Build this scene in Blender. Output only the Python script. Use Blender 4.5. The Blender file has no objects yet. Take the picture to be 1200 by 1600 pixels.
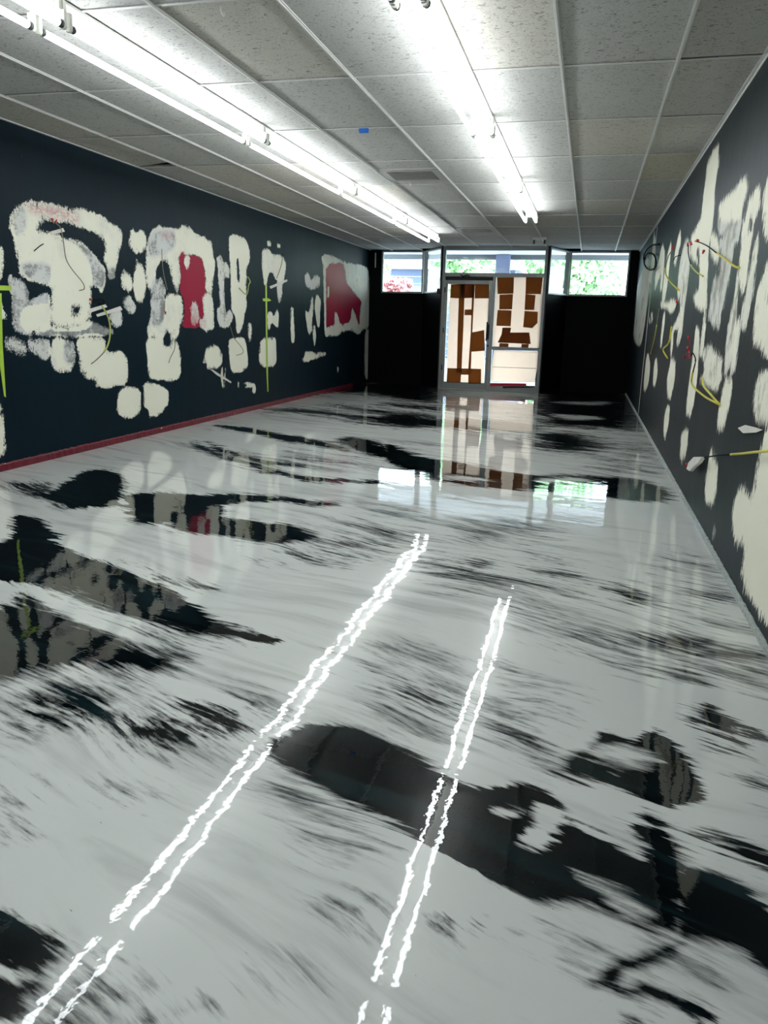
import bpy, bmesh, math, random
import numpy as np
from mathutils import Vector, Matrix
random.seed(7)
SC = bpy.context.scene
COL = SC.collection

# ---------------------------------------------------------------- camera
CAM_H = 1.23013
FOCAL, PITCH, YAW, ROLL = 1210.31963, .23897, .24693, .02565
def camera():
    cd = bpy.data.cameras.new('camera'); co = bpy.data.objects.new('camera', cd); COL.objects.link(co)
    cd.sensor_fit = 'HORIZONTAL'; cd.sensor_width = 36; cd.lens = FOCAL/1200*36; cd.clip_start = .02; cd.clip_end = 300
    cy, sy, cp, sp = math.cos(YAW), math.sin(YAW), math.cos(PITCH), math.sin(PITCH)
    fwd = Vector((-sy*cp, cy*cp, -sp)); right = Vector((cy, sy, 0)); up = right.cross(fwd)
    cr, sr = math.cos(ROLL), math.sin(ROLL)
    r = cr*right+sr*up; u = -sr*right+cr*up
    m = Matrix((r, u, -fwd)).transposed().to_4x4(); m.translation = (0, 0, CAM_H)
    co.matrix_world = m
    SC.camera = co
camera()
SC.view_settings.view_transform = 'Standard'; SC.view_settings.look = 'None'
SC.view_settings.gamma = 1; SC.view_settings.use_curve_mapping = False
SC.view_settings.exposure = 0.32
# ---------------------------------------------------------------- daylight
SKY_COLOR, SKY_STRENGTH = (.70, .86, 1.0), 9.0
TUBE_STRENGTH = 17.0
def world():
    w = bpy.data.worlds.new('sky'); SC.world = w; w.use_nodes = True
    nt = w.node_tree; bg = nt.nodes['Background']
    tc = nt.nodes.new('ShaderNodeTexCoord'); sp = nt.nodes.new('ShaderNodeSeparateXYZ'); mr = nt.nodes.new('ShaderNodeMapRange')
    cr = nt.nodes.new('ShaderNodeValToRGB')
    nt.links.new(tc.outputs['Generated'], sp.inputs[0]); nt.links.new(sp.outputs['Z'], mr.inputs[0])
    mr.inputs[1].default_value = -.1; mr.inputs[2].default_value = 1; nt.links.new(mr.outputs[0], cr.inputs[0])
    cr.color_ramp.elements[0].color = (.86, .93, 1, 1); cr.color_ramp.elements[1].color = (.55, .78, 1, 1)
    nt.links.new(cr.outputs[0], bg.inputs[0]); bg.inputs[1].default_value = SKY_STRENGTH
world()
def sun():
    l = bpy.data.lights.new('sun', 'SUN'); l.energy = 9.0; l.angle = math.radians(8); l.color = (1, .96, .9)
    o = bpy.data.objects.new('sun', l); COL.objects.link(o); o.rotation_euler = (math.radians(38), math.radians(12), 0)
    o.location = (0, 20, 30)   # high sun over the roof, falling on the far side of the street
sun()

XL, XR, YD, YB, H = -4.467, .792, 15.217, 16.0, 2.669
Y_BACK = -2.6
X2, TS, TY0, TL_ = -.2747, .6202, 4.9526, 1.2192

WALL_LEFT_PATCHES = [('a',0.25,[(5.514,1.995),(5.606,2.069),(5.719,2.115),(5.865,2.134),(6.136,2.144),(6.311,2.138),(6.498,2.156),(6.662,2.147),(6.86,2.091),(6.98,2.08),(7.06,2.005),(7.005,1.864),(6.948,1.758),(6.884,1.668),(6.885,1.584),(6.763,1.577),(6.787,1.662),(6.696,1.754),(6.752,1.841),(6.723,1.904),(6.588,1.97),(6.373,1.99),(6.12,2.001),(5.94,1.992),(5.86,1.962),(5.855,1.921),(5.917,1.904),(6.082,1.885),(6.283,1.883),(6.464,1.846),(6.594,1.762),(6.701,1.689),(6.746,1.642),(6.704,1.49),(6.645,1.434),(6.607,1.485),(6.509,1.497),(6.467,1.365),(5.975,1.379),(5.948,1.461),(5.752,1.481),(5.6,1.509),(5.549,1.562),(5.556,1.619),(5.529,1.701),(5.514,1.797),(5.48,1.889),(5.488,1.951)]),
('t',0.8,[(5.573,1.635),(5.97,1.65),(5.939,1.483),(5.602,1.523)]),
('t',0.75,[(6.28,1.86),(6.464,1.846),(6.755,1.643),(6.679,1.472),(6.509,1.497),(6.481,1.753)]),
('t',0.6,[(5.515,2.002),(5.694,2.095),(5.69,1.885),(5.532,1.812)]),
('k',0.8,[(5.718,2.113),(6.135,2.129),(6.388,2.126),(6.402,2.012),(6.246,2.008),(5.932,2.029),(5.706,2.013)]),
('t',0.65,[(6.729,1.674),(6.943,1.707),(6.928,1.552),(6.715,1.54)]),
('a',0.7,[(5.425,1.533),(5.514,1.504),(5.619,1.481),(5.645,1.425),(5.641,1.338),(5.693,1.369),(5.81,1.388),(5.895,1.414),(5.919,1.316),(5.894,1.102),(5.656,1.058),(5.525,1.074),(5.421,1.096),(5.432,1.217),(5.454,1.36),(5.422,1.429)]),
('a',0.85,[(5.6,1.147),(5.946,1.133),(6.28,1.15),(6.32,1.263),(6.476,1.184),(6.644,1.135),(6.792,1.118),(6.818,1.066),(6.634,1.041),(6.189,1.037),(5.701,1.058),(5.548,1.088)]),
('a',0.1,[(5.981,1.636),(6.081,1.666),(6.369,1.712),(6.474,1.688),(6.499,1.529),(6.478,1.332),(6.457,1.266),(6.478,1.201),(6.387,1.134),(6.197,1.118),(5.896,1.118),(5.888,1.255),(5.945,1.439)]),
('a',0.1,[(5.568,1.249),(5.728,1.281),(5.917,1.301),(5.91,1.133),(5.594,1.103),(5.536,1.161)]),
('s',0,[(6.214,1.309),(6.3,1.324),(6.322,1.288),(6.264,1.238),(6.213,1.261)]),
('a',0.6,[(6.777,1.273),(6.904,1.31),(6.988,1.259),(6.968,1.153),(6.854,1.118),(6.767,1.169),(6.748,1.221)]),
('a',0.6,[(5.312,1.018),(5.353,1.053),(5.459,1.06),(5.519,1.03),(5.558,0.985),(5.572,0.926),(5.525,0.897),(5.42,0.923),(5.32,0.954)]),
('a',0.6,[(5.585,1.029),(5.698,1.035),(5.813,1.026),(5.864,1.01),(5.845,0.887),(5.792,0.842),(5.681,0.892),(5.574,0.94)]),
('a',0.25,[(5.899,1.041),(6.035,1.039),(6.056,1.007),(6.185,1.005),(6.197,0.875),(6.162,0.795),(6.076,0.727),(5.878,0.761),(5.857,0.887)]),
('t',0.8,[(6.045,1.023),(6.211,1.005),(6.188,0.794),(6.034,0.817)]),
('a',0,[(6.213,1.021),(6.461,1.043),(6.662,1.024),(6.666,0.912),(6.738,0.884),(6.896,0.906),(7.003,0.849),(7.027,0.758),(6.992,0.558),(6.769,0.574),(6.584,0.551),(6.468,0.568),(6.471,0.646),(6.336,0.662),(6.247,0.726),(6.237,0.874)]),
('a',0,[(6.843,0.524),(7.023,0.542),(7.19,0.517),(7.254,0.446),(7.221,0.276),(7.129,0.229),(6.959,0.219),(6.803,0.282),(6.811,0.427)]),
('a',0.05,[(7.299,0.56),(7.48,0.554),(7.664,0.503),(7.808,0.442),(7.785,0.302),(7.6,0.198),(7.375,0.193),(7.364,0.282),(7.271,0.32)]),
('a',0.1,[(7.156,1.947),(7.197,2.038),(7.241,2.086),(7.312,2.033),(7.386,2.102),(7.467,2.05),(7.475,1.943),(7.416,1.867),(7.311,1.84),(7.198,1.873),(7.146,1.912)]),
('a',0.1,[(7.229,1.675),(7.274,1.801),(7.355,1.754),(7.421,1.723),(7.443,1.58),(7.419,1.433),(7.319,1.365),(7.204,1.407),(7.189,1.531)]),
('a',0.1,[(6.986,1.607),(7.035,1.682),(7.128,1.65),(7.182,1.601),(7.172,1.494),(7.077,1.455),(6.986,1.503)]),
('a',0.6,[(7.001,1.4),(7.076,1.446),(7.156,1.423),(7.236,1.318),(7.192,1.272),(7.091,1.261),(7.007,1.33)]),
('a',0.3,[(7.446,1.815),(7.496,1.981),(7.614,2.12),(7.764,2.164),(8.033,2.183),(8.152,2.172),(8.238,2.23),(8.406,2.24),(8.53,2.165),(8.756,2.169),(8.988,2.12),(8.951,1.489),(8.717,1.565),(8.74,1.921),(8.649,1.934),(8.297,1.908),(8.111,1.908),(8.18,1.738),(8.124,1.538),(8.058,1.476),(7.948,1.607),(7.941,1.76),(7.849,1.829),(7.734,1.802),(7.635,1.72),(7.642,1.591),(7.761,1.672),(7.844,1.525),(7.777,1.408),(7.86,1.487),(8.141,1.489),(8.217,1.382),(8.205,1.22),(8.113,1.118),(8.02,0.978),(7.482,1.005),(7.399,1.081),(7.503,1.25),(7.526,1.511),(7.425,1.579)]),
('t',0.8,[(7.532,1.585),(7.799,1.675),(7.809,1.332),(7.716,1.137),(7.475,1.137)]),
('t',0.7,[(7.541,2.093),(8.072,2.182),(8.096,1.965),(7.48,1.8)]),
('k',0.8,[(7.779,2.12),(8.069,2.143),(8.063,2.057),(7.772,2.037)]),
('a',0.15,[(8.421,2.153),(8.691,2.173),(8.85,2.155),(8.927,2.054),(8.963,1.965),(9.037,1.916),(8.969,1.707),(8.9,1.61),(8.796,1.614),(8.74,1.693),(8.729,1.838),(8.655,1.922),(8.404,1.918)]),
('r',0,[(8.113,1.924),(8.515,1.933),(8.671,1.925),(8.742,1.817),(8.74,1.566),(8.806,1.484),(8.657,1.352),(8.72,1.247),(8.556,1.224),(8.572,1.118),(8.135,1.122),(8.229,1.261),(8.221,1.442),(8.123,1.518),(8.177,1.698)]),
('a',0.3,[(8.276,1.907),(8.405,1.917),(8.375,1.811),(8.307,1.756),(8.249,1.822)]),
('a',0.6,[(8.367,1.386),(8.481,1.441),(8.545,1.391),(8.579,1.224),(8.46,1.139),(8.351,1.16)]),
('k',0.6,[(8.345,1.385),(8.703,1.353),(8.686,1.076),(8.326,1.118)]),
('a',0.35,[(8.645,1.47),(8.771,1.539),(8.915,1.518),(8.949,1.368),(8.961,1.217),(8.956,1.121),(8.742,1.074),(8.602,1.121),(8.548,1.213),(8.711,1.242)]),
('k',0.5,[(8.514,1.285),(8.753,1.252),(8.744,1.102),(8.542,1.121)]),
('a',0,[(7.379,1.062),(8.023,1.018),(8.111,0.813),(8.093,0.566),(7.864,0.543),(7.409,0.588),(7.388,0.761)]),
('s',0,[(7.726,1.021),(7.849,1.099),(7.899,0.98),(7.854,0.917),(7.719,0.934)]),
('a',0,[(8.661,0.784),(8.73,0.895),(8.88,0.934),(9.073,0.887),(9.15,0.807),(9.142,0.668),(8.97,0.616),(8.735,0.632),(8.719,0.705),(8.616,0.71)]),
('a',0.1,[(5.244,1.743),(5.401,1.744),(5.39,1.579),(5.325,1.465),(5.207,1.459)]),
('a',0.3,[(5.238,1.406),(5.316,1.396),(5.32,1.272),(5.362,1.202),(5.288,1.18),(5.167,1.159)]),
('a',0.2,[(5.054,0.593),(5.208,0.558),(5.235,0.534),(5.231,0.417),(5.229,0.24),(5.214,0.123),(5.149,0.103),(5.031,0.122)]),
('a',0.1,[(4.819,1.763),(5.13,1.731),(5.16,1.536),(5.05,1.131),(4.798,1),(4.666,1.256)]),
('a',0.1,[(9.417,2.251),(9.557,2.286),(9.87,2.27),(9.993,2.213),(10.05,2.097),(10.035,1.974),(9.941,1.926),(9.935,1.393),(9.855,1.329),(9.826,1.225),(9.745,1.101),(9.642,1.04),(9.572,1.101),(9.556,1.283),(9.441,1.361),(9.435,1.695),(9.426,1.985)]),
('s',0,[(9.623,1.978),(9.691,1.983),(9.717,1.711),(9.644,1.707)]),
('a',0.55,[(9.047,1.945),(9.136,1.999),(9.201,1.985),(9.22,1.93),(9.376,1.904),(9.418,1.83),(9.412,1.713),(9.277,1.744),(9.248,1.627),(9.276,1.298),(9.394,1.36),(9.508,1.262),(9.383,1.141),(9.267,1.121),(9.066,1.141),(9.031,1.294),(9.057,1.371),(9.145,1.373),(9.109,1.525),(9.085,1.864)]),
('a',0,[(9.329,0.982),(9.691,1.008),(9.866,0.975),(9.912,0.826),(9.941,0.633),(9.823,0.553),(9.424,0.543),(9.361,0.699)]),
('a',0.2,[(9.921,1.059),(9.963,1.185),(10.057,1.185),(10.085,1.079),(10.037,0.952),(9.969,0.942)]),
('a',0.3,[(10.471,2.197),(10.698,2.218),(10.784,2.151),(11.116,2.168),(11.368,2.122),(11.334,1.937),(11.267,1.795),(11.171,1.745),(10.925,1.821),(10.807,1.902),(10.689,1.873),(10.598,1.715),(10.512,1.711),(10.461,1.879),(10.422,2.046)]),
('a',0.5,[(10.986,1.825),(11.172,1.824),(11.2,1.563),(11.072,1.467),(10.98,1.555)]),
('a',0,[(10.643,2.315),(10.782,2.323),(10.78,2.239),(10.641,2.234)]),
('a',0,[(11.008,2.317),(11.137,2.319),(11.136,2.248),(11.007,2.243)]),
('a',0.3,[(10.617,1.344),(10.794,1.347),(10.864,1.281),(10.978,1.419),(11.057,1.33),(11.034,1.122),(10.91,1.145),(10.79,1.19),(10.668,1.077),(10.612,1.189)]),
('a',0.05,[(10.317,0.838),(10.377,0.98),(10.785,0.998),(10.956,0.961),(10.947,0.566),(10.536,0.562),(10.337,0.616),(10.284,0.707)]),
('a',0.1,[(11.519,1.433),(11.669,1.449),(11.701,1.098),(11.699,0.903),(11.568,0.893),(11.515,1.099)]),
('a',0.6,[(12.139,1.941),(12.31,2.013),(12.463,1.886),(12.657,1.999),(12.899,1.962),(12.902,1.807),(12.66,1.744),(12.425,1.728),(12.199,1.773)]),
('a',0.3,[(12.426,1.608),(12.558,1.638),(12.6,1.46),(12.523,1.253),(12.548,1.097),(12.392,0.982),(12.276,1.098),(12.162,1.424),(12.351,1.352)]),
('a',0.3,[(12.701,1.682),(12.863,1.649),(12.972,1.575),(12.913,1.15),(12.789,1.123),(12.705,1.307),(12.623,1.46)]),
('a',0.3,[(12.555,1.175),(12.675,1.176),(12.718,0.939),(12.631,0.808),(12.557,0.941)]),
('a',0.2,[(12.164,0.768),(12.591,0.73),(13.177,0.714),(13.292,0.669),(12.838,0.615),(12.513,0.601),(12.278,0.571),(12.052,0.593),(12.052,0.644),(12.126,0.666)]),
('a',0.35,[(12.935,2.273),(13.142,2.348),(13.488,2.359),(13.947,2.329),(14.64,2.313),(15.399,2.34),(15.992,2.306),(16.06,1.093),(15.597,1.093),(15.313,0.984),(14.596,1.095),(13.805,0.968),(13.436,0.985),(13.171,0.96),(13.12,1.366),(13.061,2.18)]),
('r',0,[(13.213,2.192),(14.14,2.275),(14.292,2.16),(14.351,1.964),(14.77,1.811),(15.443,1.655),(15.337,1.528),(15.303,1.156),(15.009,1.399),(14.786,1.515),(14.694,1.244),(14.087,1.168),(13.838,1.407),(13.698,1.404),(13.705,1.18),(13.342,1.151),(13.237,1.151),(13.242,1.691)]),
('a',0.3,[(13.282,1.839),(13.396,1.845),(13.401,1.643),(13.287,1.639)]),
('a',0.1,[(16.014,2.339),(16.186,2.351),(16.164,0.06),(15.714,0.087),(15.693,1.093),(16.11,1.093)]),
('a',0.3,[(9.118,0.639),(9.158,0.637),(9.19,0.383),(9.135,0.377),(9.097,0.51)]),
('a',0.3,[(9.208,0.625),(9.249,0.623),(9.234,0.502),(9.18,0.354)]),
('a',0.3,[(9.739,0.398),(9.921,0.408),(10.162,0.359),(10.197,0.268),(10.129,0.228),(10.049,0.268),(10.078,0.321),(9.813,0.329),(9.893,0.366)]),
('a',0.3,[(9.59,0.439),(9.639,0.415),(9.621,0.342),(9.591,0.355)]),
('a',0.3,[(13.881,0.433),(13.998,0.413),(13.982,0.311),(13.874,0.331)])]
WALL_RIGHT_PATCHES = [('a',0.1,[(6.467,2.558),(6.314,2.385),(6.375,2.339),(6.403,2.208),(6.279,2.083),(6.271,1.926),(6.353,1.856),(6.247,1.648),(6.15,1.494),(6.034,1.401),(6.054,1.342),(6.482,1.391),(6.833,1.444),(7.006,1.529),(6.796,1.548),(6.622,1.545),(6.809,1.75),(7.107,1.784),(7.458,1.847),(7.584,1.977),(7.604,2.051),(7.127,2.1),(7.036,2.143),(7.058,2.309),(6.998,2.427),(7.049,2.532),(6.734,2.564)]),
('s',0,[(7.068,1.86),(6.946,1.882),(6.82,1.762),(6.907,1.763)]),
('a',0.2,[(6.379,1.929),(6.118,1.905),(5.896,1.83),(5.767,1.708),(5.83,1.671),(6.077,1.695),(6.268,1.798)]),
('a',0.5,[(6.081,2.018),(6.078,2.093),(5.718,2.085),(5.471,2.105),(5.233,2.106),(5.054,2.1),(4.981,2.026),(5.039,1.959),(5.075,1.887),(5.037,1.836),(5.098,1.732),(5.239,1.73),(5.213,1.662),(5.266,1.5),(5.342,1.392),(5.378,1.226),(5.656,1.271),(6.009,1.332),(5.997,1.439),(5.921,1.589),(5.705,1.63),(5.703,1.703),(5.863,1.826),(6.066,1.96)]),
('t',0.1,[(6.078,2.093),(5.718,2.085),(5.053,2.098),(5.003,1.969),(5.099,1.859),(5.977,1.968)]),
('s',0,[(5.895,1.866),(5.735,1.853),(5.732,1.813),(5.867,1.831)]),
('s',0,[(5.971,1.649),(5.692,1.652),(5.681,1.602),(5.939,1.595)]),
('a',0.15,[(5.025,1.819),(4.978,1.874),(4.91,1.955),(4.827,1.95),(4.723,1.994),(4.598,1.943),(4.58,1.864),(4.679,1.792),(4.677,1.734),(4.673,1.618),(4.659,1.485),(4.743,1.429),(4.867,1.48),(4.974,1.596),(4.982,1.698)]),
('s',0,[(4.786,1.834),(4.71,1.81),(4.719,1.739),(4.806,1.778)]),
('a',0.3,[(4.604,1.684),(4.509,1.716),(4.475,1.629),(4.46,1.502),(4.42,1.444),(4.468,1.353),(4.508,1.245),(4.638,1.226),(4.707,1.321),(4.646,1.41),(4.619,1.541)]),
('a',0.1,[(4.474,1.963),(4.398,1.997),(4.109,2.006),(3.904,1.675),(4.167,1.641),(4.375,1.688),(4.473,1.808),(4.529,1.918)]),
('a',0.2,[(4.195,1.579),(3.985,1.804),(3.532,1.074),(3.947,1.117),(4.093,1.192),(4.239,1.155),(4.313,1.21),(4.331,1.315),(4.35,1.42),(4.29,1.486)]),
('a',0.4,[(4.998,1.597),(5.034,1.52),(4.996,1.438),(5.044,1.343),(5.068,1.211),(5.041,1.078),(5.018,0.995),(4.817,1.014),(4.792,1.166),(4.795,1.323),(4.907,1.443),(4.926,1.561)]),
('a',0.3,[(4.79,1.315),(4.707,1.321),(4.727,1.183),(4.683,1.052),(4.721,1.011),(4.838,1.085),(4.864,1.213)]),
('a',0.2,[(6.056,1.402),(6.004,1.243),(5.997,1.044),(6.176,1.037),(6.208,1.263),(6.211,1.395)]),
('a',0.4,[(7.873,2.055),(7.584,1.977),(7.458,1.847),(7.429,1.606),(7.463,1.426),(7.441,1.241),(7.508,1.141),(7.69,1.087),(7.841,1.11),(7.8,1.305),(7.884,1.5),(8.24,1.539),(8.377,1.788),(8.245,1.964),(8.083,2.039)]),
('a',0.2,[(8.626,2.209),(8.421,2.086),(8.607,1.941),(8.693,1.83),(8.99,1.93),(8.907,2.065),(8.794,2.18)]),
('a',0.2,[(9.524,2.214),(9.442,2.085),(9.397,1.764),(9.524,1.554),(9.782,1.465),(9.994,1.635),(9.972,1.893),(9.833,2.121)]),
('a',0.15,[(10.112,1.573),(9.36,1.533),(8.59,1.544),(8.128,1.495),(8.311,1.419),(8.711,1.391),(9.265,1.454),(10.003,1.487)]),
('a',0.1,[(9.3,1.455),(9.249,1.27),(9.308,1.028),(9.56,1.078),(9.586,1.398)]),
('a',0.2,[(8.538,1.395),(8.464,1.24),(8.174,1.294),(7.754,1.433),(7.53,1.328),(7.613,1.241),(8.215,1.233),(8.082,1.065),(8.18,0.966),(8.406,1.099)]),
('a',0.3,[(12.579,2.669),(11.852,2.398),(11.812,2.11),(12.005,1.871),(12.689,1.907),(12.503,2.221),(12.574,2.509)]),
('a',0.3,[(10.774,2.309),(10.235,2.141),(10.182,1.973),(10.816,1.826),(11.23,1.72),(11.449,1.935),(11.099,2.11)]),
('a',0.3,[(10.325,2.214),(10.074,1.9),(10.119,1.673),(10.398,1.701),(10.481,1.96)]),
('a',0.4,[(14.494,2.285),(13.244,2.365),(12.368,1.89),(12.453,1.546),(12.541,1.235),(12.803,1.018),(13.639,0.957),(15.441,1.074),(15.479,1.49),(15.715,2.014),(15.078,2.155)]),
('a',0.2,[(11.283,1.49),(10.959,1.365),(11.171,1.32),(11.535,1.447)]),
('a',0.2,[(11.743,1.441),(11.38,1.322),(11.753,1.334)]),
('a',0.35,[(6.048,1.08),(5.778,1.146),(5.455,1.111),(5.075,1.07),(5.125,1.028),(5.035,0.968),(5.104,0.898),(5.334,0.854),(5.864,0.874),(6.055,0.893),(5.822,0.952),(5.953,1.037)]),
('a',0.1,[(4.932,0.987),(4.711,0.987),(4.672,0.917),(4.696,0.781),(4.772,0.685),(4.859,0.645),(4.968,0.647),(5.072,0.755),(5.044,0.876),(4.978,0.946)]),
('a',0.1,[(5.116,0.54),(4.858,0.492),(4.766,0.429),(4.745,0.303),(4.829,0.198),(5.108,0.199),(5.204,0.251),(5.172,0.441)]),
('a',0.15,[(6.596,1.273),(6.343,1.248),(6.233,1.154),(6.14,0.919),(6.165,0.676),(6.29,0.597),(6.565,0.585),(6.588,0.757),(6.535,1.066)]),
('a',0.1,[(6.471,0.492),(6.289,0.497),(6.209,0.373),(6.356,0.23),(6.632,0.239),(6.697,0.41)]),
('a',0.1,[(8.167,0.986),(7.739,0.971),(7.61,0.817),(7.736,0.607),(8.146,0.582),(8.372,0.773),(8.191,0.911)]),
('a',0.1,[(7.974,0.533),(7.767,0.542),(7.692,0.385),(7.895,0.18),(8.119,0.226),(8.206,0.436)]),
('a',0.1,[(11.279,0.942),(10.642,0.807),(10.627,0.557),(11.104,0.402),(11.483,0.439),(11.586,0.828)]),
('a',0.1,[(9.795,0.925),(9.455,0.784),(9.598,0.587),(10.015,0.598),(10.098,0.857)]),
('a',0.4,[(4.813,1.309),(4.67,1.295),(4.657,1.026),(4.749,0.991),(4.846,1.004),(4.797,1.177)]),
('a',0.4,[(5.097,1.3),(4.838,1.297),(4.853,1.176),(4.895,0.989),(5.01,0.957),(5.066,1.109)]),
('a',0.3,[(4.074,1.024),(3.866,1.076),(3.432,1.148),(3.274,0.887),(3.928,0.81),(4.078,0.877),(4.12,0.937)]),
('a',0.3,[(4.271,1.312),(3.524,1.301),(3.447,1.173),(3.897,1.123),(4.12,1.167),(4.27,1.153),(4.28,1.207)]),
('a',0,[(3.697,0.818),(3.313,0.951),(2.803,0.107),(2.998,0.101),(3.217,0.087),(3.482,0.087),(3.651,0.08),(3.828,0.098),(3.837,0.226),(3.994,0.204),(4.134,0.224),(4.234,0.34),(4.193,0.43),(4.077,0.52),(3.883,0.483),(3.827,0.515),(3.813,0.642),(3.794,0.756)]),
('a',0.6,[(4.696,0.143),(4.642,0.118),(4.668,0.058),(4.723,0.083)])]
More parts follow.
